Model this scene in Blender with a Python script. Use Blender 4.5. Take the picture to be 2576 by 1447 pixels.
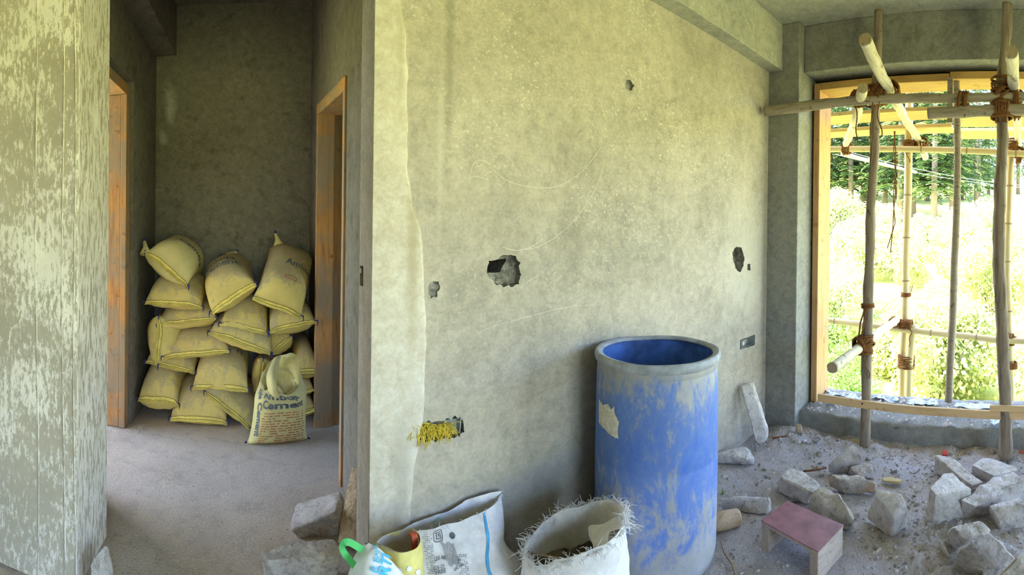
import bpy, bmesh, math, random
from mathutils import Vector, Matrix, noise
from math import sin, cos, tan, pi, radians, sqrt, atan2

SC = bpy.context.scene
COL = SC.collection
for o in list(bpy.data.objects):
    bpy.data.objects.remove(o)

# ------------------------------------------------------------------ camera
# the photograph is a hand-swept phone panorama: a cylinder, 1180 px to the radian, horizon at row 588
FX, Y0, CX, EYE = 1180.0, 588.0, 665.0, 1.45
YAW = (1288 - CX) / FX
TILT_AZ = (1500 - CX) / FX
ROT = (Matrix.Rotation(radians(-0.75), 3, Vector((sin(TILT_AZ), cos(TILT_AZ), 0)))
       @ Matrix.Rotation(-YAW, 3, 'Z') @ Matrix.Rotation(radians(90), 3, 'X'))
cd = bpy.data.cameras.new('camera')
cam = bpy.data.objects.new('camera', cd)
COL.objects.link(cam)
cam.matrix_world = Matrix.Translation((0, 0, EYE)) @ ROT.to_4x4()
cd.type = 'PANO'
cd.panorama_type = 'CENTRAL_CYLINDRICAL'
cd.central_cylindrical_radius = 1.0
cd.central_cylindrical_range_u_min = -1288 / FX
cd.central_cylindrical_range_u_max = 1288 / FX
cd.central_cylindrical_range_v_min = -(1447 - Y0) / FX
cd.central_cylindrical_range_v_max = Y0 / FX
cd.clip_start = 0.02
cd.clip_end = 500
SC.camera = cam

# ------------------------------------------------------------------ daylight
SC.view_settings.view_transform = 'Standard'
SC.view_settings.look = 'None'
SC.view_settings.gamma = 1
SC.view_settings.use_curve_mapping = False
SC.view_settings.exposure = 0.64
w = bpy.data.worlds.new('world')
SC.world = w
w.use_nodes = True
nt = w.node_tree
bg = nt.nodes['Background']
sky = nt.nodes.new('ShaderNodeTexSky')
sky.sky_type = 'NISHITA'
sky.sun_disc = False
sky.sun_elevation = radians(52)
sky.sun_rotation = radians(-25)
sky.air_density = 1.0
sky.dust_density = 3.0
sky.ozone_density = 3.5
nt.links.new(sky.outputs[0], bg.inputs[0])
bg.inputs[1].default_value = 1.9
sl = bpy.data.lights.new('sun', 'SUN')
sl.energy = 17.0
sl.angle = radians(0.6)
sl.color = (1.0, 0.93, 0.80)
sun = bpy.data.objects.new('sun', sl)
COL.objects.link(sun)
sun.rotation_euler = Vector((0.28, -0.62, -0.95)).to_track_quat('-Z', 'Y').to_euler()
SC.cycles.max_bounces = 10
SC.cycles.diffuse_bounces = 7
SC.cycles.glossy_bounces = 3
SC.cycles.caustics_reflective = False
SC.cycles.caustics_refractive = False
SC.cycles.sample_clamp_indirect = 8.0

# ------------------------------------------------------------------ where a sight line meets a plane of the place
EYEV = Vector((0, 0, EYE))
def ray(px, py):
    a = (px - 1288) / FX
    return ROT @ Vector((sin(a), (Y0 - py) / FX, -cos(a)))
def on_z(px, py, z):
    d = ray(px, py); return EYEV + d * ((z - EYE) / d.z)
def on_y(px, py, y):
    d = ray(px, py); return EYEV + d * (y / d.y)
def on_x(px, py, x):
    d = ray(px, py); return EYEV + d * (x / d.x)
def at_r(px, py, r):
    d = ray(px, py); return EYEV + d * (r / sqrt(d.x * d.x + d.y * d.y))
def pix(p):
    l = ROT.transposed() @ (Vector(p) - EYEV)
    h = sqrt(l.x * l.x + l.z * l.z)
    return 1288 + FX * atan2(l.x, -l.z), Y0 - FX * l.y / h

# ------------------------------------------------------------------ mesh helpers
def V(*a): return Vector(a)
class MB:
    def __init__(s): s.v = []; s.f = []; s.m = []; s.sm = []
    def add(s, vs, fs, mi=0, smooth=False):
        b = len(s.v); s.v += [tuple(p) for p in vs]
        for f in fs:
            s.f.append([b + i for i in f]); s.m.append(mi); s.sm.append(smooth)
        return s
    def box(s, a, b, mi=0):
        x0, y0, z0 = a; x1, y1, z1 = b
        return s.hexa([(x0,y0,z0),(x1,y0,z0),(x1,y1,z0),(x0,y1,z0),(x0,y0,z1),(x1,y0,z1),(x1,y1,z1),(x0,y1,z1)], mi)
    def hexa(s, p, mi=0):
        return s.add(p, [(3,2,1,0),(4,5,6,7),(0,1,5,4),(1,2,6,5),(2,3,7,6),(3,0,4,7)], mi)
    def tube(s, pts, rad, n=10, mi=0, cap_mi=None, wob=0.0, seed=0, smooth=True, closed=False):
        pts = [Vector(p) for p in pts]
        k = len(pts)
        if not hasattr(rad, '__len__'): rad = [rad] * k
        vs = []; up = None
        for i, p in enumerate(pts):
            if closed: t = pts[(i+1) % k] - pts[i-1]
            else: t = pts[min(i+1, k-1)] - pts[max(i-1, 0)]
            t = t.normalized() if t.length > 1e-9 else Vector((0,0,1))
            if up is None:
                up = t.orthogonal().normalized()
            else:
                up = (up - t * up.dot(t))
                up = up.normalized() if up.length > 1e-6 else t.orthogonal().normalized()
            sd = t.cross(up)
            for j in range(n):
                a = 2 * pi * j / n
                r = rad[i]
                if wob: r *= 1 + wob * noise.noise(p * 9 + Vector((cos(a)*1.3 + seed*7.1, sin(a)*1.3, seed)))
                vs.append(p + up * (cos(a) * r) + sd * (sin(a) * r))
        fs = []
        for i in range(k if closed else k - 1):
            i2 = (i + 1) % k
            for j in range(n):
                fs.append((i*n+j, i*n+(j+1) % n, i2*n+(j+1) % n, i2*n+j))
        s.add(vs, fs, mi, smooth)
        if not closed:
            b = len(s.v) - len(vs); cm = mi if cap_mi is None else cap_mi
            for fc in ([b+j for j in range(n)][::-1], [b+(k-1)*n+j for j in range(n)]):
                s.f.append(fc); s.m.append(cm); s.sm.append(False)
        return s
    def grid(s, fn, nu, nv, mi=0, smooth=True, closed_u=False):
        vs = [fn(i / nu, j / nv) for j in range(nv + 1) for i in range(nu + (0 if closed_u else 1))]
        w_ = nu if closed_u else nu + 1
        fs = [(j*w_+i, j*w_+(i+1) % w_, (j+1)*w_+(i+1) % w_, (j+1)*w_+i) for j in range(nv) for i in range(nu)]
        return s.add(vs, fs, mi, smooth)
    def build(s, name, mats, parent=None, kind=None, loc=None):
        me = bpy.data.meshes.new(name)
        if loc is not None:
            s.v = [(x-loc[0], y-loc[1], z-loc[2]) for x, y, z in s.v]
        me.from_pydata(s.v, [], s.f); me.update()
        if not isinstance(mats, (list, tuple)): mats = [mats]
        for m in mats: me.materials.append(m)
        me.polygons.foreach_set('material_index', s.m)
        me.polygons.foreach_set('use_smooth', s.sm)
        o = bpy.data.objects.new(name, me)
        COL.objects.link(o)
        if loc is not None: o.location = loc
        if parent is not None:
            o.parent = parent
            o.matrix_parent_inverse = Matrix.Translation(-Vector(parent.location))
        if kind: o['kind'] = kind
        return o
def tag(o, label, cat, group=None, kind=None):
    o['label'] = label; o['category'] = cat
    if group: o['group'] = group
    if kind: o['kind'] = kind
    return o
def empty(name, loc, label, cat, group=None):
    o = bpy.data.objects.new(name, None); COL.objects.link(o)
    o.location = loc; o.empty_display_size = 0.1
    return tag(o, label, cat, group)
def struct(name, mb, mats, parent=None):
    o = mb.build(name, mats, parent)
    o['kind'] = 'structure'
    return o
def bake(o):                                   # modifiers -> plain mesh
    dg = bpy.context.evaluated_depsgraph_get()
    me = bpy.data.meshes.new_from_object(o.evaluated_get(dg))
    o.modifiers.clear(); o.data = me
    return o
def bevel(o, wd=0.006, seg=2):
    m = o.modifiers.new('b', 'BEVEL'); m.width = wd; m.segments = seg; m.limit_method = 'ANGLE'; m.angle_limit = radians(35)
    return o
def rnd(a, b): return random.uniform(a, b)

# ------------------------------------------------------------------ materials
def _mat(name, rough=0.9, spec=0.2):
    m = bpy.data.materials.new(name); m.use_nodes = True
    n = m.node_tree.nodes; b = n['Principled BSDF']
    b.inputs['Roughness'].default_value = rough
    b.inputs['Specular IOR Level'].default_value = spec
    return m, m.node_tree, b
def N(t, kind, **kw):
    n = t.nodes.new(kind)
    for k, v in kw.items(): setattr(n, k, v)
    return n
def coords(t, scale=(1,1,1), kind='Object'):
    tc = N(t, 'ShaderNodeTexCoord'); mp = N(t, 'ShaderNodeMapping')
    mp.inputs['Scale'].default_value = scale
    t.links.new(tc.outputs[kind], mp.inputs[0]); return mp.outputs[0]
def nz(t, vec, scale, detail=4, rough=0.6, dist=0.0):
    n = N(t, 'ShaderNodeTexNoise')
    n.inputs['Scale'].default_value = scale; n.inputs['Detail'].default_value = detail
    n.inputs['Roughness'].default_value = rough; n.inputs['Distortion'].default_value = dist
    t.links.new(vec, n.inputs['Vector']); return n.outputs[0]
def ramp(t, fac, stops, interp='LINEAR'):
    r = N(t, 'ShaderNodeValToRGB'); r.color_ramp.interpolation = interp
    e = r.color_ramp.elements
    while len(e) < len(stops): e.new(0.5)
    for i, (p, c) in enumerate(stops):
        e[i].position = p
        e[i].color = (c[0], c[1], c[2], 1) if hasattr(c, '__len__') else (c, c, c, 1)
    t.links.new(fac, r.inputs[0]); return r.outputs[0]
def mix(t, fac, a, b, mode='MIX'):
    m = N(t, 'ShaderNodeMix', data_type='RGBA', blend_type=mode)
    for sock, v in ((m.inputs[0], fac), (m.inputs[6], a), (m.inputs[7], b)):
        if isinstance(v, bpy.types.NodeSocket): t.links.new(v, sock)
        elif hasattr(v, '__len__'): sock.default_value = (v[0], v[1], v[2], 1)
        elif sock.type == 'RGBA': sock.default_value = (v, v, v, 1)
        else: sock.default_value = v
    return m.outputs[2]
def math_(t, op, a, b=0.0):
    m = N(t, 'ShaderNodeMath', operation=op)
    for i, v in ((0, a), (1, b)):
        if isinstance(v, bpy.types.NodeSocket): t.links.new(v, m.inputs[i])
        else: m.inputs[i].default_value = v
    return m.outputs[0]
def bump(t, b, h, strength=0.4, dist=0.01):
    n = N(t, 'ShaderNodeBump'); n.inputs['Strength'].default_value = strength; n.inputs['Distance'].default_value = dist
    t.links.new(h, n.inputs['Height']); t.links.new(n.outputs[0], b.inputs['Normal'])
def setc(t, b, c): t.links.new(c, b.inputs['Base Color'])
def flat(name, c, rough=0.8, spec=0.2, metal=0.0, var=0.15, scale=8):
    m, t, b = _mat(name, rough, spec)
    b.inputs['Metallic'].default_value = metal
    f = nz(t, coords(t), scale, 5, 0.65)
    lo = [x * (1 - var) for x in c]; hi = [min(1, x * (1 + var)) for x in c]
    setc(t, b, ramp(t, f, [(0.3, lo), (0.7, hi)]))
    return m
def blot(t, vec, x0, z0, rx, rz, wob=0.5, soft=0.35, freq=9.0):
    """a patch of another tone with a ragged edge at one spot (x0, z0) of a wall"""
    sx = N(t, 'ShaderNodeSeparateXYZ'); t.links.new(vec, sx.inputs[0])
    a = math_(t, 'DIVIDE', math_(t, 'SUBTRACT', sx.outputs[0], x0), rx); c = math_(t, 'DIVIDE', math_(t, 'SUBTRACT', sx.outputs[2], z0), rz)
    d = math_(t, 'SQRT', math_(t, 'ADD', math_(t, 'MULTIPLY', a, a), math_(t, 'MULTIPLY', c, c)))
    d = math_(t, 'ADD', d, math_(t, 'MULTIPLY', math_(t, 'SUBTRACT', nz(t, vec, freq, 6, 0.7, 0.6), 0.5), wob * 4))
    return ramp(t, d, [(max(0.0, 0.55 - soft), 1.0), (0.55 + soft, 0.0)])
def plaster(name, base, dark=0.75, light=1.15, specks=0.0, scale=1.0, bumpy=0.35, streak=None, stains=0.5, white=(0.78, 0.77, 0.72), blots=(), spots=0.0, grain=0.3):
    m, t, b = _mat(name, 0.92, 0.15)
    co = coords(t, streak or (1, 1, 1)); c1 = coords(t)
    big = nz(t, c1, 1.1 * scale, 6, 0.62, 0.4)
    med = nz(t, co, 5.5 * scale, 7, 0.7, 0.3)
    fine = nz(t, c1, 70 * scale, 3, 0.7)
    col = ramp(t, big, [(0.32, [x * dark for x in base]), (0.5, base), (0.70, [min(1, x * light) for x in base])])
    st = ramp(t, med, [(0.36, 0.0), (0.62, 1.0)])
    col = mix(t, math_(t, 'MULTIPLY', st, stains * 0.35), col, [min(1, x * light * 1.08) for x in base])
    d2 = ramp(t, nz(t, c1, 3.1 * scale, 8, 0.72, 0.8), [(0.30, 1.0), (0.44, 0.0)])
    col = mix(t, math_(t, 'MULTIPLY', d2, stains * 0.7), col, [x * dark * 0.9 for x in base])
    col = mix(t, 0.12, col, ramp(t, fine, [(0.3, 0.0), (0.7, 1.0)]), 'OVERLAY')
    gr = nz(t, c1, 17 * scale, 6, 0.75, 0.5)
    col = mix(t, grain, col, ramp(t, gr, [(0.32, 0.12), (0.68, 0.88)]), 'OVERLAY')
    if spots:
        sp0 = ramp(t, nz(t, c1, 9 * scale, 2, 0.5), [(0.62, 0.0), (0.72, 1.0)])
        col = mix(t, math_(t, 'MULTIPLY', sp0, spots), col, [x * 0.5 for x in base])
    for (x0, z0, rx, rz, c, k) in blots:
        col = mix(t, math_(t, 'MULTIPLY', blot(t, c1, x0, z0, rx, rz), k), col, c)
    if specks:
        vo = nz(t, c1, 64 * scale, 4, 0.68, 0.3)
        gate = ramp(t, nz(t, c1, 2.6 * scale, 5, 0.65), [(0.44, 0.0), (0.60, 1.0)])
        sz = N(t, 'ShaderNodeSeparateXYZ'); t.links.new(c1, sz.inputs[0])
        gate = math_(t, 'MULTIPLY', gate, ramp(t, math_(t, 'DIVIDE', sz.outputs[2], 3.0), [(0.28, 0.15), (0.62, 1.0)]))
        sp = math_(t, 'MULTIPLY', ramp(t, vo, [(0.585, 0.0), (0.63, 1.0)]), gate)
        col = mix(t, math_(t, 'MULTIPLY', sp, specks), col, white)
    setc(t, b, col)
    hgt = math_(t, 'ADD', math_(t, 'MULTIPLY', med, 0.7), math_(t, 'MULTIPLY', fine, 0.35))
    bump(t, b, hgt, bumpy, 0.012)
    return m
def wood(name, base, dark, axis=2, scale=1.0, rough=0.75, knots=0.4, dirt=0.0, dirtc=(0.25,0.22,0.18)):
    m, t, b = _mat(name, rough, 0.25)
    s = [9 * scale] * 3; s[axis] = 0.9 * scale
    co = coords(t, s)
    g = nz(t, co, 2.6, 5, 0.6, 1.2); g2 = nz(t, co, 11, 4, 0.6, 0.3)
    col = ramp(t, g, [(0.30, dark), (0.48, base), (0.72, [min(1, x * 1.18) for x in base])])
    col = mix(t, 0.25, col, ramp(t, g2, [(0.35, dark), (0.6, base)]))
    c1 = coords(t)
    k = ramp(t, nz(t, c1, 14 * scale, 3, 0.5), [(0.64, 0.0), (0.70, 1.0)])
    col = mix(t, math_(t, 'MULTIPLY', k, knots), col, [x * 0.5 for x in dark])
    if dirt:
        dm = ramp(t, nz(t, c1, 3.0, 7, 0.7, 0.5), [(0.40, 0.0), (0.58, 1.0)])
        col = mix(t, math_(t, 'MULTIPLY', dm, dirt), col, dirtc)
    setc(t, b, col); bump(t, b, g2, 0.25, 0.004)
    return m

M = {}
M['wall'] = plaster('wall_plaster', (0.445, 0.40, 0.347), 0.73, 1.18, specks=0.7, bumpy=0.5, stains=0.9, streak=(1.0, 1.0, 0.5), grain=0.24,  # wide pale blot towards the corner puts window light into the wall colour
    blots=((0.70, 2.2, 0.030, 0.75, (0.27, 0.25, 0.20), 0.55), (0.665, 1.75, 0.022, 0.45, (0.62, 0.59, 0.52), 0.6), (1.03, 1.28, 0.12, 0.12, (0.30, 0.28, 0.25), 0.5), (0.73, 1.22, 0.06, 0.07, (0.33, 0.31, 0.28), 0.6), (2.85, 1.25, 0.5, 0.7, (0.60, 0.58, 0.55), 0.45), (3.08, 1.0, 0.06, 1.2, (0.27, 0.25, 0.22), 0.6), (1.2, 0.35, 0.7, 0.25, (0.34, 0.32, 0.29), 0.5)))  # last blot darkens a wide patch low on the wall
M['patch'] = plaster('wall_patch', (0.62, 0.565, 0.50), 0.78, 1.12, stains=0.9, streak=(1, 1, 0.25), blots=((0.555, 1.40, 0.035, 0.55, (0.40, 0.33, 0.21), 0.55), (0.50, 2.2, 0.03, 0.5, (0.45, 0.40, 0.30), 0.4), (0.52, 0.5, 0.05, 0.35, (0.42, 0.39, 0.34), 0.45)))
M['conc'] = plaster('concrete', (0.255, 0.25, 0.24), 0.74, 1.12, bumpy=0.3, stains=0.8)
M['chase'] = plaster('knocked_masonry', (0.25, 0.235, 0.215), 0.5, 1.4, bumpy=1.0, stains=1.0, grain=0.9, scale=2.5)
M['conc_dark'] = plaster('darker_concrete', (0.235, 0.23, 0.215), 0.66, 1.2, bumpy=0.3, stains=1.0)  # concrete in a darker, more mottled tone
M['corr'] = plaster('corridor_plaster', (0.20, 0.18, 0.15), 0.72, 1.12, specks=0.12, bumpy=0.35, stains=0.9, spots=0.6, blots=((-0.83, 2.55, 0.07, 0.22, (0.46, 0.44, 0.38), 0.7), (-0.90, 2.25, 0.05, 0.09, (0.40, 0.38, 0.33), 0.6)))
M['ceil'] = plaster('ceiling_plaster', (0.42, 0.41, 0.36), 0.8, 1.1)
# ------------------------------------------------------------------ the shell
def pillar_mat():
    m, t, b = _mat('flaked_limewash', 0.92, 0.15)
    c1 = coords(t); co = coords(t, (1.0, 1.0, 0.32)); cf = coords(t, (1, 1, 0.22))
    gray = ramp(t, nz(t, c1, 1.6, 6, 0.65, 0.4), [(0.3, (0.38, 0.34, 0.285)), (0.7, (0.51, 0.46, 0.39))])
    white = ramp(t, nz(t, c1, 4, 5, 0.6), [(0.3, (0.70, 0.655, 0.61)), (0.7, (0.86, 0.81, 0.77))])
    a = nz(t, co, 60, 6, 0.74, 0.15); g = nz(t, c1, 3.2, 6, 0.7, 0.4)
    mk = ramp(t, math_(t, 'ADD', math_(t, 'MULTIPLY', a, 0.72), math_(t, 'MULTIPLY', g, 0.55)), [(0.615, 0.0), (0.68, 1.0)])
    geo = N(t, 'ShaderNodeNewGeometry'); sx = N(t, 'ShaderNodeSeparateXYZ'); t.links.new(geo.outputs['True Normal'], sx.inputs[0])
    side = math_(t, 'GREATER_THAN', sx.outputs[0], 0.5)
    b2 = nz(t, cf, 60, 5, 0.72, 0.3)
    mk2 = ramp(t, b2, [(0.44, 0.0), (0.50, 1.0)])  # side face whiter: window light put into its colour, with finer streaks
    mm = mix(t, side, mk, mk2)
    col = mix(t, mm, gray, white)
    setc(t, b, col)
    bump(t, b, math_(t, 'ADD', mm, math_(t, 'MULTIPLY', a, 0.5)), 0.35, 0.006)
    return m
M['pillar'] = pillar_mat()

CEIL, BEAMZ = 3.03, 2.69
# pillar at the left of the opening, flaked limewash over grey cement; formwork ridges stand proud of its face
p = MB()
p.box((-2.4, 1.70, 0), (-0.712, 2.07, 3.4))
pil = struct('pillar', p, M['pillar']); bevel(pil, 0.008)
rd = MB()
for px, ph in ((92, 0.3), (158, 1.1), (187, 2.0)):
    q = on_y(px, 700, 1.70)
    rd.tube([(q.x + 0.006 * sin(z * 3.1 + ph) - 0.012 * (z - 1.5) / 1.5, 1.699, z) for z in [0.1 * i for i in range(28)]],
            [0.0035 + 0.0025 * noise.noise(Vector((ph, 0, z * 0.7))) for z in range(28)], 6, wob=0.4)
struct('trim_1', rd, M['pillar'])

# main wall with its chases and knocked holes
WALL_Y = 1.70
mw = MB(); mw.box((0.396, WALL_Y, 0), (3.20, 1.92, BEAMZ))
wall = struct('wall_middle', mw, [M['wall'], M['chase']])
def ragged(name, pts, y0, y1, z=None, jag=0.006, taper=0.85, seed=0):
    """an irregular prism between y0 and y1 whose outline is the pixel polygon pts on the wall face"""
    P = [on_y(a, b, WALL_Y) for a, b in pts]
    out = []
    for i in range(len(P)):
        a, b = P[i], P[(i+1) % len(P)]
        k = max(2, int((b - a).length / 0.008))
        for j in range(k):
            q = a.lerp(b, j / k)
            q += Vector((noise.noise(q * 60 + Vector((seed, 0, 0))), 0, noise.noise(q * 60 + Vector((0, seed, 9))))) * jag * 2.2
            out.append(q)
    c = sum(out, Vector()) / len(out)
    b = MB(); n = len(out)
    f0 = [Vector((q.x, y0, q.z)) for q in out]
    f1 = [Vector((c.x + (q.x - c.x) * taper, y1, c.z + (q.z - c.z) * taper)) for q in out]
    b.add(f0 + f1, [list(range(n)), list(range(2*n - 1, n - 1, -1))] + [(i, n + i, n + (i+1) % n, (i+1) % n) for i in range(n)], 1)
    o = b.build(name, [M['wall'], M['chase']])
    bm = bmesh.new(); bm.from_mesh(o.data); bmesh.ops.recalc_face_normals(bm, faces=bm.faces[:]); bm.to_mesh(o.data); bm.free()
    return o
cut = [
    ragged('cutter', [(1222,690),(1226,668),(1240,653),(1268,640),(1297,640),(1309,660),(1311,690),(1307,716),(1290,724),(1262,722),(1238,712)], 1.66, 1.735, seed=1, taper=0.92),
    ragged('cutter', [(1226,688),(1229,656),(1284,652),(1284,655),(1266,688)], 1.70, 1.95, seed=2, taper=1.0, jag=0.003),
    ragged('cutter', [(1073,742),(1076,712),(1092,700),(1108,704),(1110,724),(1100,750),(1082,757)], 1.66, 1.712, seed=3, taper=0.7),
    ragged('cutter', [(1841,632),(1852,618),(1866,622),(1874,646),(1871,672),(1862,689),(1850,678),(1843,655)], 1.66, 1.77, seed=4, taper=0.8),
    ragged('cutter', [(1880,664),(1888,663),(1888,681),(1880,681)], 1.66, 1.73, seed=5, jag=0.002),
    ragged('cutter', [(1862,856),(1899,842),(1899,868),(1862,880)], 1.66, 1.76, seed=6, jag=0.002, taper=0.97),
    ragged('cutter', [(1024,1080),(1040,1068),(1095,1060),(1160,1046),(1168,1058),(1168,1090),(1150,1100),(1095,1108),(1040,1108),(1026,1104)], 1.66, 1.745, seed=7, taper=0.96),
    ragged('cutter', [(1572,206),(1578,196),(1588,196),(1598,212),(1594,228),(1582,232),(1570,226)], 1.66, 1.715, seed=8, taper=0.7),
]
for c in cut:
    m_ = wall.modifiers.new('cut', 'BOOLEAN'); m_.object = c; m_.operation = 'DIFFERENCE'; m_.solver = 'EXACT'
bake(wall)
for c in cut: bpy.data.objects.remove(c)

# lighter coat of plaster over the end of the main wall, its edge standing proud
edge = [(1005,-20),(1014,40),(1022,90),(1026,180),(1022,260),(1026,330),(1024,420),(1040,520),(1058,580),(1067,680),(1070,780),(1073,860),(1066,960),(1062,1060),(1040,1190),(1030,1330),(1010,1420)]
pb = MB()
E_ = [on_y(a, b, WALL_Y) for a, b in edge]
rows = []
for i in range(len(E_) - 1):
    for j in range(10):
        q = E_[i].lerp(E_[i+1], j / 10)
        q.x += 0.006 * noise.noise(q * 14)
        rows.append(q)
vs = []
for q in rows:
    x0 = 0.398
    for k, t_ in enumerate((0, 0.25, 0.5, 0.75, 0.93, 0.985, 1.0)):
        x = x0 + (q.x - x0) * t_
        dy = (0.005, 0.005, 0.005, 0.006, 0.007, 0.005, -0.002)[k]
        vs.append((x, WALL_Y - dy - 0.0012 * noise.noise(Vector((x * 30, 0, q.z * 30))), q.z))
pb.add(vs, [(i*7+j+7, i*7+j+8, i*7+j+1, i*7+j) for i in range(len(rows)-1) for j in range(6)], 0, True)
struct('plaster_coat', pb, M['patch'])

# beam over the main wall, ceiling slab, rooms
b = MB(); b.box((-2.4, 1.59, BEAMZ), (3.125, 1.92, CEIL + 0.02)); o = struct('beam', b, M['ceil']); bevel(o, 0.006)
b = MB(); b.box((-3.4, -3.6, CEIL), (4.3, 1.95, CEIL + 0.16)); struct('ceiling', b, M['ceil'])  # overhang past the window wall is added to keep the sun out
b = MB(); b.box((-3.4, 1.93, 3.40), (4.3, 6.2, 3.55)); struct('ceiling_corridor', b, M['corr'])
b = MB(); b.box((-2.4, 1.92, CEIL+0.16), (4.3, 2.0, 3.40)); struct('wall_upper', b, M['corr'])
# corridor
LX, RX, BY = -0.96, 0.43, 4.05
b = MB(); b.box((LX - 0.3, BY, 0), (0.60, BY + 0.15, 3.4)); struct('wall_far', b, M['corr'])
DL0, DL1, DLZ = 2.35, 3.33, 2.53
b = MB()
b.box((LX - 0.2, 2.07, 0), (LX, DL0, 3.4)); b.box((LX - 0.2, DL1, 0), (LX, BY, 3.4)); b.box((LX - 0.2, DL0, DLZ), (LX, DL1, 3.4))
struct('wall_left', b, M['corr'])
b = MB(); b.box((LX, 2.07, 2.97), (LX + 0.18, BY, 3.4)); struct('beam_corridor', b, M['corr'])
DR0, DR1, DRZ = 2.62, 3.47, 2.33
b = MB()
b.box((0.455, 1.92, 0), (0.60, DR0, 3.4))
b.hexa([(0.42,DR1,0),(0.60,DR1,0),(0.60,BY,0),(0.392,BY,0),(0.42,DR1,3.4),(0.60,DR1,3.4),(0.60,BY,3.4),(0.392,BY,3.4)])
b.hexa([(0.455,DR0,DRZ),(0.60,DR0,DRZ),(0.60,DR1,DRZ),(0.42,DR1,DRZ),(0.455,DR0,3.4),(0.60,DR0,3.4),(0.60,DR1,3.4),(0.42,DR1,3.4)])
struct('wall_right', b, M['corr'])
# room behind the main wall (seen through the right doorway and the knocked hole), room left of the corridor
b = MB()
b.box((0.60, 4.12, -0.1), (3.4, 4.27, 3.4))
b.box((3.25, 3.6, 0), (3.4, 4.12, 3.4)); b.box((3.25, 1.92, 0), (3.4, 2.3, 3.4)); b.box((3.25, 2.3, 0), (3.4, 3.6, 0.9)); b.box((3.25, 2.3, 2.4), (3.4, 3.6, 3.4))
struct('wall_back', b, M['conc'])
b = MB(); b.box((0.60, 4.06, -0.09), (3.25, 4.12, 0.005)); struct('baseboard_back', b, M['patch'])
b = MB()
b.box((-3.4, 4.2, 0), (LX - 0.2, 4.35, 3.4)); b.box((-3.4, 2.07, 2.9), (-3.25, 4.2, 3.4))
struct('wall_outer', b, M['conc'])
# corner pillar, lintel over the window, low wall under it
PX = 3.12
b = MB(); b.box((PX, 1.45, 0), (PX + 0.5, 1.92, CEIL)); o = struct('pillar_corner', b, M['conc']); bevel(o, 0.006)
b = MB(); b.box((3.21, -2.6, 2.68), (3.60, 1.45, CEIL)); o = struct('lintel', b, M['conc_dark']); bevel(o, 0.006)
# the rest of the room, behind the camera: window wall goes on, a wide balcony opening at the back
b = MB()
b.box((3.21, -3.6, 0), (3.6, -2.6, CEIL))
b.box((-3.4, -3.6, 0), (-0.5, -3.4, CEIL)); b.box((1.7, -3.6, 0), (3.21, -3.4, CEIL)); b.box((-0.5, -3.6, 2.6), (1.7, -3.4, CEIL))
b.box((-3.4, -3.4, 0), (-3.2, 1.7, CEIL)); b.box((-3.4, 1.7, 0), (-2.4, 2.07, 3.4))
struct('wall_rear', b, M['wall'])

# rough timber door frames of the corridor
def woodbox(name, a, c, mat, parent, wd=0.004):
    b = MB(); b.box(a, c); o = b.build(name, mat, parent); o['kind'] = 'structure'; return bevel(o, wd)
def frame_wood(name, axis): return wood(name, (0.52, 0.27, 0.10), (0.30, 0.13, 0.045), axis=axis, dirt=0.75, dirtc=(0.27, 0.24, 0.19), knots=0.7)
M['frame_z'] = frame_wood('door_frame_wood', 2); M['frame_y'] = frame_wood('door_head_wood', 1)
d1 = bpy.data.objects.new('door_1', None); COL.objects.link(d1); d1['kind'] = 'structure'
woodbox('jamb', (-1.03, 3.24, 0), (-0.985, 3.33, 2.42), M['frame_z'], d1)
woodbox('jamb', (-1.16, 3.25, 0), (-1.033, 3.33, 2.42), M['frame_z'], d1)
woodbox('jamb', (-1.16, 2.35, 0), (-0.985, 2.44, 2.42), M['frame_z'], d1)
woodbox('head', (-1.16, 2.35, 2.422), (-0.99, 3.33, 2.50), M['frame_y'], d1)
d2 = bpy.data.objects.new('door_2', None); COL.objects.link(d2); d2['kind'] = 'structure'
woodbox('jamb', (0.378, 3.40, 0), (0.505, 3.47, 2.30), M['frame_z'], d2)
woodbox('jamb', (0.507, 3.43, 0), (0.565, 3.47, 2.30), M['frame_z'], d2)
woodbox('jamb', (0.440, 2.60, 0), (0.59, 2.66, 2.25), M['frame_z'], d2)
b = MB(); b.hexa([(0.440,2.60,2.24),(0.565,2.60,2.24),(0.565,3.47,2.302),(0.378,3.47,2.302),(0.440,2.60,2.32),(0.565,2.60,2.32),(0.565,3.47,2.38),(0.378,3.47,2.38)])
o = b.build('head', M['frame_y'], d2); o['kind'] = 'structure'; bevel(o, 0.004)
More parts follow.
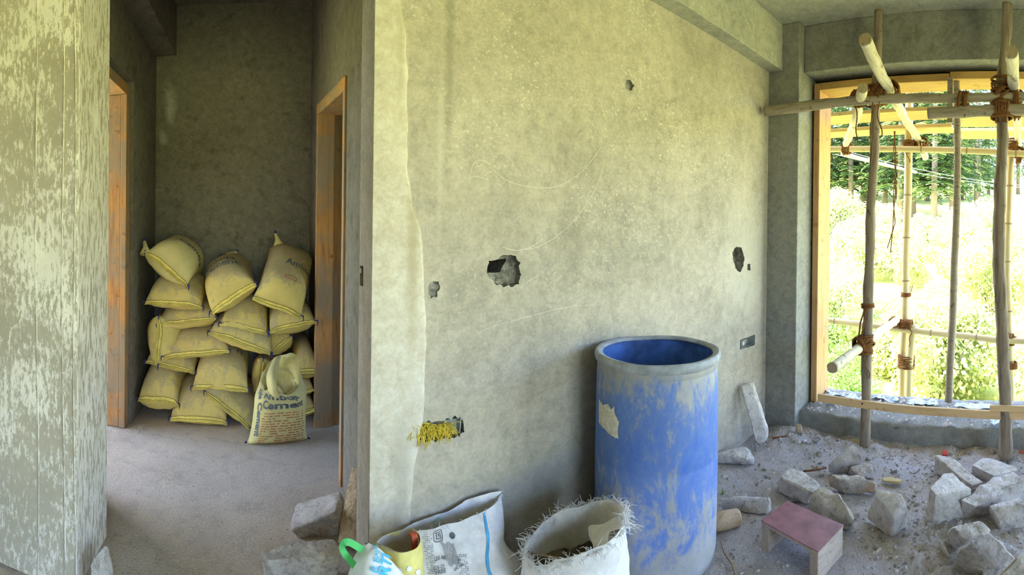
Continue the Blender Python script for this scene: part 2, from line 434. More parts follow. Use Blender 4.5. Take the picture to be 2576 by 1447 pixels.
# ------------------------------------------------------------------ floor, low wall, window
def floor_mat():
    m, t, b = _mat('dusty_floor', 0.95, 0.1)
    c1 = coords(t)
    big = nz(t, c1, 1.3, 6, 0.65, 0.4); med = nz(t, c1, 8, 7, 0.72, 0.3); fine = nz(t, c1, 90, 4, 0.7)
    sx = N(t, 'ShaderNodeSeparateXYZ'); t.links.new(c1, sx.inputs[0])
    right = N(t, 'ShaderNodeMapRange'); right.inputs[1].default_value = 0.4; right.inputs[2].default_value = 1.5
    t.links.new(sx.outputs[0], right.inputs[0])
    a = ramp(t, big, [(0.3, (0.46, 0.395, 0.33)), (0.7, (0.62, 0.53, 0.445))])
    c = ramp(t, big, [(0.3, (0.34, 0.30, 0.295)), (0.7, (0.48, 0.435, 0.43))])
    col = mix(t, right.outputs[0], a, c)
    col = mix(t, math_(t, 'MULTIPLY', ramp(t, med, [(0.36, 1.0), (0.50, 0.0)]), math_(t, 'ADD', 0.34, math_(t, 'MULTIPLY', right.outputs[0], 0.12))), col, (0.25, 0.23, 0.21))
    col = mix(t, math_(t, 'MULTIPLY', ramp(t, med, [(0.58, 0.0), (0.72, 1.0)]), 0.3), col, (0.52, 0.49, 0.46))
    col = mix(t, 0.3, col, ramp(t, fine, [(0.3, 0.1), (0.7, 0.9)]), 'OVERLAY')
    setc(t, b, col)
    bump(t, b, math_(t, 'ADD', math_(t, 'MULTIPLY', med, 0.8), math_(t, 'MULTIPLY', fine, 0.4)), 0.8, 0.014)
    return m
M['floor'] = floor_mat()
def sstep(a, b, x):
    t = min(1, max(0, (x - a) / (b - a))); return t * t * (3 - 2 * t)
def ground(x, y):
    rough = sstep(1.15, 1.7, x) * sstep(1.9, 1.4, y)
    n1 = noise.noise(Vector((x * 2.3, y * 2.3, 0.3))); n2 = noise.noise(Vector((x * 9, y * 9, 4.1))); n3 = noise.noise(Vector((x * 27, y * 27, 8.8)))
    z = 0.003 * n1 + 0.0015 * n2 + rough * (0.010 * n1 + 0.008 * n2 + 0.005 * n3)
    z += 0.035 * rough * sstep(2.75, 3.15, x) * (0.6 + 0.6 * n2) + 0.05 * sstep(0.35, 0.0, sqrt((x - 3.0) ** 2 + (y - 1.45) ** 2)) * rough
    z += 0.03 * rough * sstep(0.45, 0.0, sqrt((x - 2.15) ** 2 + (y - 0.15) ** 2)) * (0.8 + n3)
    return z
fl = MB()
def fgrid(x0, x1, y0, y1, st, jag=0):
    nx = int((x1 - x0) / st); ny = int((y1 - y0) / st)
    def f(u, v):
        x = x0 + (x1 - x0) * u; y = y0 + (y1 - y0) * v
        if jag and u > 0.999: x += 0.03 * noise.noise(Vector((0, y * 14, 2))) + 0.012 * noise.noise(Vector((0, y * 50, 2)))
        return (x, y, ground(x, y))
    fl.grid(f, nx, ny)
fgrid(-0.98, 3.3, -0.9, 1.78, 0.02)
fgrid(-0.98, 0.54, 1.78, 4.07, 0.03, 1)
fl.box((-3.4, -3.6, -0.16), (3.4, -0.9, -0.004)); fl.box((-3.4, -0.9, -0.16), (-0.98, 1.8, -0.004))
fl.box((-0.98, -0.9, -0.16), (3.4, 1.92, -0.07)); fl.box((-0.98, 1.92, -0.16), (3.4, 5.7, -0.085)); fl.box((-3.4, 1.8, -0.16), (-0.98, 4.3, -0.004))
struct('floor', fl, M['floor'])

# low wall: rough rubble top, smoother dark front
lw = MB()
def lowf(u, v):
    y = 1.46 - 4.0 * u
    k = v * 3
    if k <= 1: x, z = 3.20 - 0.0 * k, 0.172 * k - 0.02
    elif k <= 2: x, z = 3.20 + 0.47 * (k - 1), 0.152 + 0.03 * (k - 1)
    else: x, z = 3.67, 0.182 - 1.1 * (k - 2)
    if 0.9 < k < 2.1: z += 0.012 * noise.noise(Vector((x * 12, y * 12, 1))) + 0.007 * noise.noise(Vector((x * 34, y * 34, 1)))
    if abs(k - 1) < 0.12: x += 0.012 * noise.noise(Vector((y * 11, 3, 1))); z += 0.01 * noise.noise(Vector((y * 17, 7, 1))) - 0.006
    x += 0.003 * noise.noise(Vector((y * 6, z * 20, 5)))
    return (x, y, z)
lw.grid(lowf, 160, 36)
struct('wall_window', lw, M['conc_dark'])

M['pine'] = wood('pine_frame', (0.62, 0.38, 0.19), (0.46, 0.24, 0.10), axis=2)
M['pine_y'] = wood('pine_head', (0.58, 0.36, 0.13), (0.44, 0.24, 0.07), axis=1)
M['deal'] = wood('planed_batten', (0.66, 0.45, 0.24), (0.55, 0.34, 0.16), axis=1, knots=0.5)
M['old'] = wood('weathered_pole', (0.27, 0.21, 0.155), (0.13, 0.095, 0.07), axis=2, scale=1.6, knots=0.6)
M['oldy'] = wood('weathered_rail', (0.36, 0.30, 0.23), (0.19, 0.15, 0.11), axis=1, scale=1.6, knots=0.6)
M['peeled'] = wood('peeled_log', (0.68, 0.61, 0.47), (0.40, 0.31, 0.19), axis=0, scale=1.3, knots=0.8)
M['cut'] = wood('sawn_end', (0.42, 0.32, 0.20), (0.25, 0.18, 0.11), axis=2, scale=3)
M['bamboo'] = wood('bamboo', (0.58, 0.47, 0.27), (0.45, 0.34, 0.18), axis=2, scale=0.8, rough=0.45, knots=0.25)
M['bamboo_y'] = wood('bamboo_rail', (0.60, 0.50, 0.30), (0.46, 0.36, 0.20), axis=1, scale=0.8, rough=0.45, knots=0.25)
M['node'] = flat('bamboo_node', (0.30, 0.22, 0.12))
M['rope'] = flat('coir_rope', (0.19, 0.085, 0.032), 0.95, 0.1, var=0.5, scale=60)
M['plank'] = wood('platform_plank', (0.60, 0.45, 0.20), (0.46, 0.31, 0.12), axis=1)
M['black'] = flat('gap_shade_nail_black', (0.02, 0.02, 0.02), 0.95, 0.05)  # plain black: painted shade of the window gap, and nail heads

win = bpy.data.objects.new('window_1', None); COL.objects.link(win); win['kind'] = 'structure'
b = MB(); b.hexa([(3.37,1.385,.165),(3.62,1.385,.165),(3.62,1.435,.165),(3.37,1.435,.165),(3.37,1.385,2.645),(3.62,1.385,2.645),(3.62,1.435,2.645),(3.37,1.435,2.645)])
o = struct('jamb', b, M['pine'], win); bevel(o, 0.004)
y1 = on_x(2389, 190, 3.37).y
b = MB(); b.box((3.37, y1 + 0.002, 2.59), (3.62, 1.385, 2.645)); o = struct('head', b, M['pine_y'], win); bevel(o, 0.004)
b = MB(); b.box((3.365, -2.5, 2.60), (3.62, y1 - 0.002, 2.655)); o = struct('head', b, M['pine_y'], win); bevel(o, 0.004)
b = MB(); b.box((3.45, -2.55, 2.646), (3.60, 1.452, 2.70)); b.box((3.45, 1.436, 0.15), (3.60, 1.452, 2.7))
struct('gap_shade', b, M['black'], win)  # black box fills the open gap, its shade put in as colour
# ------------------------------------------------------------------ scaffolding in and beyond the window
def smoothpath(pts, n):
    out = []
    P = [pts[0]] + list(pts) + [pts[-1]]
    for i in range(1, len(P) - 2):
        for j in range(n):
            t = j / n; a, b_, c, d = P[i-1], P[i], P[i+1], P[i+2]
            out.append(0.5 * ((2*b_) + (c - a) * t + (2*a - 5*b_ + 4*c - d) * t*t + (3*b_ - a - 3*c + d) * t**3))
    out.append(P[-2]); return out
def pole(name, pts, r0, r1, mats, label, cat='pole', group=None, wob=0.22, n=12, seed=0, bark=0.0):
    path = smoothpath(pts, 6); k = len(path)
    rr = [r0 + (r1 - r0) * i / (k - 1) for i in range(k)]
    rr = [r * (1 + 0.10 * noise.noise(Vector((seed, i * 0.6, 2)))) for i, r in enumerate(rr)]
    path = [p + Vector((noise.noise(p * 3 + Vector((seed, 0, 0))), noise.noise(p * 3 + Vector((0, seed, 5))), 0)) * r0 * 0.12 for p in path]
    b = MB(); b.tube(path, rr, n, 0, 1, wob=wob, seed=seed)
    o = b.build(name, mats, loc=tuple(path[0]))
    return tag(o, label, cat, group)
def bamboo(pts, r, label, mat, step=0.36, off=0.1, group=None):
    path = smoothpath(pts, 4)
    o = MB().tube(path, r, 14, 0, 1).build('bamboo_pole', [mat, M['cut']], loc=tuple(path[0]))
    tag(o, label, 'pole', group)
    L = [0.0]
    for i in range(1, len(path)): L.append(L[-1] + (path[i] - path[i-1]).length)
    s = off; nb = MB()
    while s < L[-1] - 0.03:
        i = max(j for j in range(len(L)) if L[j] <= s); i = min(i, len(path) - 2)
        d = (path[i+1] - path[i]).normalized(); c = path[i] + d * (s - L[i])
        nb = MB(); nb.tube([c - d * 0.007, c - d * 0.003, c + d * 0.003, c + d * 0.007], [r * 1.01, r * 1.09, r * 1.09, r * 1.01], 14, 0)
        nb.build('node_ring', M['node'], o)
        s += step * rnd(0.85, 1.15)
    return o
XP = 3.08
pA = [on_x(a, c, XP) for a, c in [(2177,1119),(2178,1000),(2184,760),(2190,560),(2198,400),(2203,250),(2208,120),(2210,27)]]
pA[0].z = 0.0
pole('timber_post', pA, 0.036, 0.028, [M['old'], M['cut']], 'rough wooden post nearest the corner pillar, wedged between floor and ceiling', 'post', wob=0.3, seed=1)
pB = [on_x(a, c, 3.05) for a, c in [(2531,1152),(2530,1044),(2523,903),(2518,762),(2513,644),(2515,498),(2521,380),(2522,294),(2523,180),(2532,90),(2534,11)]]
pole('timber_post', pB, 0.042, 0.036, [M['old'], M['cut']], 'thick crooked bark-brown post at the right edge, wedged under the ceiling', 'post', wob=0.35, seed=2)
pC = [on_x(a, c, 3.42) for a, c in [(2387,1011),(2391,903),(2398,762),(2403,621),(2408,485),(2409,380),(2408,311),(2405,198)]]
pole('thin_pole', pC, 0.029, 0.025, [M['oldy'], M['cut']], 'thin grey pole standing on the window sill between the two posts', 'pole', wob=0.2, seed=3)
b = MB(); q0 = on_x(2391, 196, 3.345); q1 = on_x(2391, 309, 3.345)
b.box((3.325, q0.y - 0.02, q1.z), (3.365, q0.y + 0.02, q0.z)); o = b.build('wooden_batten', M['oldy']); bevel(o, 0.003)
tag(o, 'short dark batten upright under the joint of the window head', 'batten')
rl = [on_x(a, c, 2.99) for a, c in [(1926,280),(2000,271),(2055,264),(2142,254),(2280,247),(2418,247),(2576,243)]]; rl.append(rl[-1] + Vector((0, -0.5, 0)))
pole('rail_pole', rl, 0.037, 0.028, [M['oldy'], M['cut']], 'long grey rail pole lashed across the posts, its end at the corner', 'pole', wob=0.15, seed=4)
rl = [on_x(a, c, 2.985) for a, c in [(2335,286),(2420,281),(2508,277),(2576,275)]]; rl.append(rl[-1] + Vector((0, -0.5, 0)))
pole('rail_pole', rl, 0.037, 0.035, [M['oldy'], M['cut']], 'shorter dark rail pole just under the long rail, at the right', 'pole', wob=0.2, seed=5)
def putlog(data, r0, r1, label, seed):
    pole('putlog', [at_r(*d) for d in data], r0, r1, [M['peeled'], M['cut']], label, 'log', wob=0.25, seed=seed, n=14)
putlog([(2176.5,98.5,2.40),(2194,138,2.56),(2214.5,187,2.85),(2235,221,3.10),(2259,266,3.5),(2284,311,4.0),(2311,352,4.5),(2329,396,4.85)], 0.035, 0.034, 'peeled pale log slanting out over the rail beside the first post', 6)
putlog([(2169.6,221,2.90),(2162.7,256,3.2),(2154,294,3.65),(2142,328,4.1),(2128,362,4.5)], 0.033, 0.033, 'short peeled log tied under the rail near the window jamb', 7)
putlog([(2093.7,925.7,2.68),(2135,898,2.93),(2163,875,3.16),(2201,844,3.5),(2256,805,4.3)], 0.031, 0.031, 'whitish peeled log tied low on the first post, its sawn end in the room', 8)
putlog([(2544.6,130,2.46),(2548,173,2.72),(2551.6,221,3.03),(2558.5,294,3.75),(2562,368,4.7)], 0.036, 0.034, 'peeled pale log slanting out beside the thick right post', 9)
# bamboo outside
GZ = -0.85
def bam(pl, X): return [on_x(a, c, X) for a, c in pl]
p1 = bam([(2269,990),(2270,903),(2276,800),(2279,621),(2284,484),(2286,346),(2288,215)], 4.47); p1[0:0] = [Vector((4.47, p1[0].y + 0.0, GZ))]; p1.append(p1[-1] + Vector((0, 0, 0.7)))
bamboo(p1, 0.039, 'tall bamboo upright outside, behind the first post', M['bamboo'], 0.42, 0.2)
p2 = bam([(2285,995),(2289,903),(2296,819)], 4.40); p2[0:0] = [Vector((4.40, p2[0].y, GZ))]
bamboo(p2, 0.036, 'short bamboo stub lashed to the foot of the tall upright', M['bamboo'], 0.4, 0.25)
p3 = bam([(2543,1002),(2540,903),(2536,771),(2533,650),(2539,485),(2543,345)], 4.47); p3[0:0] = [Vector((4.47, p3[0].y, GZ))]
bamboo(p3, 0.038, 'bamboo upright outside, half hidden behind the thick right post', M['bamboo'], 0.42, 0.3)
r1 = bam([(2040,375),(2086,375.5),(2245,375),(2400,378),(2512,383),(2576,387)], 4.36); r1.append(r1[-1] + Vector((0, -1.5, 0))); r1[0:0] = [r1[0] + Vector((0, 0.5, 0))]
bamboo(r1, 0.030, 'upper bamboo rail outside at the height of the log ends', M['bamboo_y'], 0.5, 0.2)
r2 = bam([(2040,800),(2074,804.5),(2190,819),(2304,832.6),(2440,847),(2576,858.5)], 4.38); r2.append(r2[-1] + Vector((0, -1.5, 0))); r2[0:0] = [r2[0] + Vector((0, 0.5, 0))]
bamboo(r2, 0.031, 'lower bamboo rail outside at knee height', M['bamboo_y'], 0.5, 0.3)
pole('thin_pole', [at_r(2118,386,5.0), at_r(2215,412,5.6), at_r(2305,434,6.3)], 0.022, 0.016, [M['peeled'], M['cut']], 'thin pale pole sloping away under the upper bamboo rail', 'pole', seed=11)
# platform planks seen from below
def plank(x0, x1, ya, yb, z, th, label):
    b = MB(); b.box((x0, ya, z), (x1, yb, z + th)); o = b.build('platform_plank', M['plank'], loc=((x0+x1)/2, (ya+yb)/2, z)); bevel(o, 0.004)
    tag(o, label, 'plank', 'scaffold planks under the upper window')
yL = on_x(2398, 290, 4.1).y
plank(3.98, 4.30, yL, 2.2, 2.545, 0.035, 'near plank of the left pair on the scaffold, seen from below')
plank(4.36, 4.63, yL + 0.04, 2.2, 2.49, 0.035, 'far plank of the left pair on the scaffold, lower edge showing')
plank(4.02, 4.40, -1.6, yL - 0.03, 2.495, 0.035, 'near plank of the right pair on the scaffold, by the thin pole')
plank(4.52, 4.86, -1.6, yL - 0.01, 2.48, 0.035, 'far plank of the right pair on the scaffold, wet pale underside')
# batten across the posts
b = MB()
bl = [on_x(a, c, 3.03) for a, c in [(2058,1000),(2170,1017),(2290,1031),(2400,1038),(2500,1044)]]
bl = smoothpath(bl, 4); bl.append(bl[-1] + Vector((0, -0.9, -0.01)))
def strip(path, tx, hz):
    vs = []
    for p in path: vs += [p + V(-tx, 0, -hz), p + V(tx, 0, -hz), p + V(tx, 0, hz), p + V(-tx, 0, hz)]
    k = len(path)
    fs = [(i*4+j, i*4+(j+1) % 4, i*4+4+(j+1) % 4, i*4+4+j) for i in range(k-1) for j in range(4)] + [(3,2,1,0), tuple(k*4-4+j for j in range(4))]
    return vs, fs
b.add(*strip(bl, 0.011, 0.026)); o = b.build('timber_batten', M['deal'], loc=tuple(bl[0])); bevel(o, 0.002)
tag(o, 'long bowed batten nailed low across the two posts', 'batten')
for px, py in ((2169, 1016), (2525, 1043)):
    q = on_x(px, py, 3.016); nb = MB(); nb.tube([q + V(0.002, 0, 0), q + V(-0.003, 0, 0)], 0.005, 8); nb.build('nail_head', M['black'], o)
q = on_x(2490, 1027, 3.0)
b = MB(); b.add(*strip([Vector((3.004, q.y - i * 0.1, q.z - 0.0 - 0.002 * i)) for i in range(8)], 0.011, 0.018)); o = b.build('timber_batten', M['deal'], loc=tuple(q)); bevel(o, 0.002)
tag(o, 'second batten overlapping the bowed one beside the thick post', 'batten')

# coir lashings: every tie is its own coil
def coil(b, c, ax, rad, ln, turns, r=0.0068, seed=0, jit=0.30):
    ax = Vector(ax).normalized(); u = ax.orthogonal().normalized(); v = ax.cross(u)
    pts = []; n = int(turns * 16)
    for i in range(n + 1):
        t = i / n; a = 2 * pi * turns * t
        s = (sin(t * pi * 3 + seed) * 0.5) * ln + ln * jit * noise.noise(Vector((seed * 3.3, t * 9, 1)))
        rr = rad * (1 + 0.10 * noise.noise(Vector((seed, a * 0.7, 4)))) + r * 0.7 * (i % 3) / 2
        pts.append(Vector(c) + u * cos(a) * rr + v * sin(a) * rr + ax * s)
    b.tube(pts, r, 5, smooth=True)
def tail(b, p, ln, seed, r=0.0045, side=0.05):
    pts = [Vector(p)]
    for i in range(1, 9):
        t = i / 8
        pts.append(Vector(p) + V(side * noise.noise(Vector((seed, t * 1.6, 0))) * 0.8, side * noise.noise(Vector((seed, t * 1.6, 7))), -ln * t))
    b.tube(smoothpath(pts, 3), r, 5)
def lash(label, coils, tails=()):
    b = MB()
    for k, (c, ax, rad, ln, tn) in enumerate(coils): coil(b, c, ax, rad, ln, tn * 1.5, seed=k * 1.7 + c[0] + c[1] * 5)
    for k, (p, ln) in enumerate(tails): tail(b, p, ln, k + p[1] * 9)
    o = b.build('rope_lashing', M['rope'], loc=tuple(coils[0][0]))
    tag(o, label, 'rope', 'coir ties of the scaffolding')
Yx, Zx = (0, 1, 0), (0, 0, 1)
lgA = (0.97, 0.08, -0.02)
c = on_x(2160, 248, 3.03); lash('coir tie holding the short log under the rail near the jamb', [(c, Yx, 0.052, 0.05, 7), (c, (0.9, 0, 0.3), 0.052, 0.05, 5)], [(c + V(-0.03, 0.02, -0.05), 0.25)])
c = on_x(2214, 240, 3.03); lash('bulky coir tie where first post, rail and pale log meet',
     [(c, Yx, 0.062, 0.10, 9), (c + V(0, 0.05, 0), Zx, 0.065, 0.09, 7), (c + V(0.0, -0.07, 0.02), (0.9, 0.1, -0.3), 0.058, 0.07, 7), (c + V(0, -0.02, 0.02), (0.1, 0.7, 0.7), 0.08, 0.06, 5)],
     [(c + V(-0.06, 0.04, -0.05), 0.42), (c + V(-0.06, -0.01, -0.05), 0.24)])
c = on_x(2422, 262, 3.03); lash('coir tie binding both rails beside the thin pole', [(c, (0, 1, 0.1), 0.075, 0.05, 8)], [(c + V(-0.07, 0, -0.04), 0.06)])
c = on_x(2519, 225, 3.03); lash('coir tie on the thick right post above the rails', [(c, Zx, 0.062, 0.13, 9), (c + V(0, 0, -0.04), (0, 0.7, 0.7), 0.07, 0.05, 5)])
c = on_x(2520, 278, 3.02); lash('bulky coir tie on the thick right post at the lower rail', [(c, Zx, 0.068, 0.09, 8), (c, Yx, 0.07, 0.07, 6)])
c = on_x(2556, 252, 3.06); lash('coir tie slung from the right log round the lower rail', [(c + V(0, 0, 0.02), (0.95, 0, -0.2), 0.045, 0.03, 3), (c + V(0, 0, -0.06), Yx, 0.05, 0.05, 4), (c + V(0, 0, -0.02), Yx, 0.10, 0.03, 3)])
c = on_x(2130, 376, 4.38); lash('coir tie of the short log on the upper bamboo rail', [(c, Yx, 0.045, 0.06, 6), (c + V(0, 0, 0.02), (0.9, 0, 0.2), 0.05, 0.05, 4)])
c = on_x(2287, 368, 4.42); lash('coir tie where tall bamboo crosses the upper rail', [(c, Zx, 0.06, 0.08, 6), (c, Yx, 0.055, 0.09, 7)], [(c + V(-0.04, 0, -0.04), 0.12)])
c = on_x(2320, 360, 4.42); lash('coir tie round the outer end of the long pale log', [(c, (0.9, -0.1, -0.2), 0.05, 0.05, 6), (c + V(0, 0, -0.04), Yx, 0.05, 0.03, 3)])
c = on_x(2546, 365, 4.44); lash('coir tie on the half hidden bamboo at the upper rail', [(c, Zx, 0.055, 0.09, 6)])
c = on_x(2563, 385, 4.42); lash('coir tie under the outer end of the right log', [(c, (0.9, -0.1, -0.2), 0.05, 0.05, 5), (c + V(0, 0, -0.04), Yx, 0.05, 0.04, 4)], [(c + V(-0.03, 0, -0.05), 0.1)])
c = on_x(2175, 868, 3.06); lash('thick coir tie of the low white log on the first post', [(c, Zx, 0.050, 0.10, 9), (c + V(-0.02, 0.02, 0), (0.75, -0.45, 0.1), 0.055, 0.05, 6), (c, (0.2, 0.6, 0.8), 0.06, 0.05, 5)], [(c + V(-0.03, -0.03, -0.05), 0.17)])
c = on_x(2183, 769, 3.075); u0 = on_x(2176, 775, 3.03); u1 = on_x(2160, 850, 3.02)
b = MB(); coil(b, c, (0, 0.15, 1), 0.038, 0.025, 4, seed=3); b.tube([u0, u0.lerp(u1, 0.5) + V(0, 0.01, 0), u1], 0.006, 5); b.tube([u0 + V(0, -0.012, 0), u0.lerp(u1, 0.5) + V(0, -0.012, 0), u1 + V(0, -0.02, 0)], 0.006, 5)
tag(b.build('rope_lashing', M['rope'], loc=tuple(c)), 'coir ring on the first post with a cord down to the low log', 'rope', 'coir ties of the scaffolding')
c = on_x(2262, 818, 4.40); lash('coir tie where the low white log meets the tall bamboo', [(c + V(0, -0.06, 0), Yx, 0.05, 0.10, 7), (c + V(-0.03, 0.04, 0.03), (0.9, -0.2, 0.1), 0.045, 0.05, 5), (c + V(0, -0.06, 0.0), Zx, 0.06, 0.07, 5)], [(c + V(-0.06, -0.12, -0.03), 0.16)])
c = on_x(2280, 908, 4.43); lash('coir tie round the paired bamboo foot', [(c, Zx, 0.075, 0.10, 9)])
c = on_x(2279, 741, 4.47); lash('narrow coir ring halfway up the tall bamboo', [(c, Zx, 0.043, 0.03, 4)])
c = on_x(2543, 855, 4.42); lash('coir tie of the lower rail on the half hidden bamboo', [(c, Yx, 0.05, 0.05, 5), (c, Zx, 0.05, 0.05, 4)])
c = on_x(2546, 918, 4.45); lash('small coir tie low on the half hidden bamboo', [(c, Zx, 0.045, 0.05, 5)])
b = MB()
q = on_x(2252, 330, 4.2); q2 = on_x(2250, 560, 4.2); q3 = on_x(2240, 636, 4.2)
for k in range(2):
    b.tube([q.lerp(q2, t / 9) + V(0, 0.012 * sin(t * 0.9 + k * 2), 0) for t in range(10)] + [q3 + V(0, 0.03 * k, 0.04 * k)], 0.005, 5)
o = b.build('hanging_cord', M['rope'], loc=tuple(q)); tag(o, 'double coir cord hanging loose outside from the planks', 'rope')
# ------------------------------------------------------------------ the slope outside
M['slope'] = plaster('grass_slope', (0.46, 0.47, 0.15), 0.75, 1.2, bumpy=0.5, scale=0.6)
def leafmat(name, a, b_, trans=0.25):
    m, t, b = _mat(name, 0.6, 0.25)
    oi = N(t, 'ShaderNodeObjectInfo')
    f = nz(t, coords(t), 6, 3, 0.6)
    col = ramp(t, f, [(0.35, a), (0.65, b_)])
    setc(t, b, col)
    tr = N(t, 'ShaderNodeBsdfTranslucent'); t.links.new(col, tr.inputs[0])
    ms = N(t, 'ShaderNodeMixShader'); ms.inputs[0].default_value = trans
    out = t.nodes['Material Output']
    t.links.new(b.outputs[0], ms.inputs[1]); t.links.new(tr.outputs[0], ms.inputs[2]); t.links.new(ms.outputs[0], out.inputs[0])
    return m
M['leaf'] = leafmat('shrub_leaf', (0.32, 0.38, 0.11), (0.58, 0.62, 0.28), 0.35)
M['leaf2'] = leafmat('bush_leaf', (0.14, 0.26, 0.06), (0.30, 0.44, 0.12), 0.35)
M['needle'] = leafmat('conifer_needle', (0.035, 0.075, 0.03), (0.10, 0.17, 0.06), 0.15)
M['tip'] = leafmat('conifer_tip', (0.20, 0.27, 0.08), (0.36, 0.42, 0.16), 0.3)
M['trunk'] = wood('conifer_trunk', (0.24, 0.19, 0.15), (0.12, 0.09, 0.07), axis=2, scale=1.0)
def terr(x, y):
    d = max(0.0, sqrt((x - 1) ** 2 + (y * 0.8) ** 2) - 3.5)
    rise = 5.6 * sstep(6, 46, d) + 7 * sstep(34, 90, d)
    return -0.95 + rise * (0.35 + 0.65 * sstep(-8, 14, x)) + 0.25 * noise.noise(Vector((x * 0.25, y * 0.25, 0))) * sstep(0, 6, d)
g = MB()
g.grid(lambda u, v: (lambda x, y: (x, y, terr(x, y) if not (-3.6 < x < 3.75 and -3.7 < y < 5.9) else -0.95))(-45 + 135 * u, -70 + 140 * v), 90, 90)
struct('ground', g, M['slope'])

def leaf_cloud(b, n, rx, rz, size, seed, zc=None, mi=0):
    random.seed(seed)
    lobes = [(rnd(-0.6, 0.6) * rx, rnd(-0.6, 0.6) * rx, rnd(0.25, 0.95) * rz, rnd(0.28, 0.5) * rx) for _ in range(9)]
    for i in range(n):
        lx, ly, lz, lr = random.choice(lobes)
        a, c = rnd(0, 2 * pi), rnd(-1, 1); s = sqrt(1 - c * c); rr = lr * rnd(0.7, 1.05)
        p = V(lx + rr * s * cos(a), ly + rr * s * sin(a), max(0.02, lz + rr * c * 0.9))
        d = V(s * cos(a), s * sin(a), c * 0.6 + 0.5) + V(rnd(-.7, .7), rnd(-.7, .7), rnd(-.7, .7)); d.normalize()
        u = d.orthogonal().normalized(); u = Matrix.Rotation(rnd(0, 6.28), 3, d) @ u; v = d.cross(u)
        l = size * rnd(0.7, 1.3); w_ = l * 0.36
        b.add([p, p + u * l * .5 + v * w_, p + u * l, p + u * l * .5 - v * w_], [(0, 1, 2, 3)], mi)
def shrub_proto(name, n, rx, rz, size, seed, mat):
    b = MB(); leaf_cloud(b, n, rx, rz, size, seed)
    fo = b
    e = empty(name, (0, 0, 0), '', 'shrub')
    fo.build('foliage', mat, e)
    st = MB(); random.seed(seed)
    for k in range(6):
        a = rnd(0, 6.28); q = V(cos(a) * rx * 0.45, sin(a) * rx * 0.45, rz * rnd(0.5, 0.85))
        st.tube([V(0, 0, -0.25), q * 0.5 + V(0, 0, 0.05), q], [0.02, 0.014, 0.006], 5)
    st.build('stems', M['trunk'], e)
    return e
def dup(e, loc, rot, sc, label, group):
    c = e.copy(); COL.objects.link(c); c.location = loc; c.rotation_euler = (0, 0, rot); c.scale = (sc, sc, sc)
    c['label'] = label; c['group'] = group
    for ch in list(e.children):
        d = ch.copy(); COL.objects.link(d); d.parent = c; d.matrix_parent_inverse = Matrix()
    return c
protos = [shrub_proto('leafy_shrub', 5200, 1.0, 1.5, 0.062, 11, M['leaf']), shrub_proto('leafy_shrub', 5200, 1.0, 1.2, 0.066, 12, M['leaf']), shrub_proto('leafy_shrub', 3600, 0.9, 1.0, 0.055, 13, M['leaf2'])]
random.seed(5)
used = [False] * 3
def put_shrub(k, x, y, sc, label, group):
    loc = (x, y, terr(x, y) - 0.03)
    rot = rnd(0, 6.28)
    if not used[k]:
        used[k] = True; e = protos[k]; e.location = loc; e.rotation_euler = (0, 0, rot); e.scale = (sc,) * 3
        e['label'] = label; e['group'] = group; return
    dup(protos[k], loc, rot, sc, label, group)
for i in range(54):
    d = 6.8 + 20 * (i / 53) ** 1.1; a = radians(rnd(52, 101))
    put_shrub(i % 2, d * sin(a), d * cos(a), rnd(0.75, 1.2) * (0.62 + d / 20), 'pale sunlit shrub on the slope beyond the window', 'sunlit shrubs on the slope')
for px, r, sc, lab in ((2100, 7.0, 0.75, 'green bush beyond the window jamb, right behind the lower bamboo rail'), (2128, 6.2, 0.6, 'low green bush left of the sawn end of the low white log'), (2075, 8.5, 0.9, 'larger green bush half hidden by the window jamb'), (2225, 12, 0.8, 'green bush far up the slope between the first post and the tall bamboo'), (2460, 9.0, 0.5, 'small green bush between the thin pole and the thick post')):
    q = at_r(px, 800, r)
    put_shrub(2, q.x, q.y, sc, lab, 'green bushes below the window')
def conifer_proto(seed, h):
    random.seed(seed)
    e = empty('conifer_tree', (0, 0, 0), '', 'tree')
    MB().tube([V(0, 0, -0.5), V(0.05, 0, h * 0.5), V(0, 0.05, h)], [0.26, 0.17, 0.03], 8).build('trunk', M['trunk'], e)
    b = MB(); z = h * 0.16
    while z < h:
        t = z / h; R = (1 - t) ** 0.8 * h * 0.20 + 0.2
        nb = 5 + int(3 * (1 - t))
        for k in range(nb):
            a = 2 * pi * k / nb + rnd(-.4, .4); L = R * rnd(0.65, 1.1)
            d = V(cos(a), sin(a), 0); sd = V(-sin(a), cos(a), 0)
            for j in range(12):
                s = 0.15 + 0.85 * (j + 1) / 12; p = d * L * s + V(0, 0, z + 0.12 * L * sin(s * 3) - 0.30 * L * s * s)
                for side in (-1, 1):
                    l = L * 0.34 * (1.1 - 0.6 * s) * rnd(0.7, 1.2); w_ = 0.06 + 0.03 * L
                    q = p + (sd * side * 0.9 + d * 0.55) * l + V(0, 0, -0.25 * l + rnd(-.06, .06))
                    b.add([p, p + d * w_, q + V(0, 0, rnd(-.05, .05)), q - d * w_ * 0.6 + V(0, 0, -0.05)], [(0, 1, 2, 3)], 1 if random.random() < 0.30 * s else 0)
        z += h * 0.033 * rnd(0.8, 1.25)
    b.build('foliage', [M['needle'], M['tip']], e)
    return e
cp = [conifer_proto(3, 15.0), conifer_proto(9, 17.0)]
cu = [False, False]
random.seed(21)
spots = []
for px in range(2095, 2430, 42): spots.append((px + rnd(-9, 9), rnd(32, 42)))
for px in range(2080, 2480, 22): spots.append((px + rnd(-12, 12), rnd(46, 60)))
spots += [(2455, 38), (2560, 62), (2620, 52), (2040, 36), (1990, 40)]
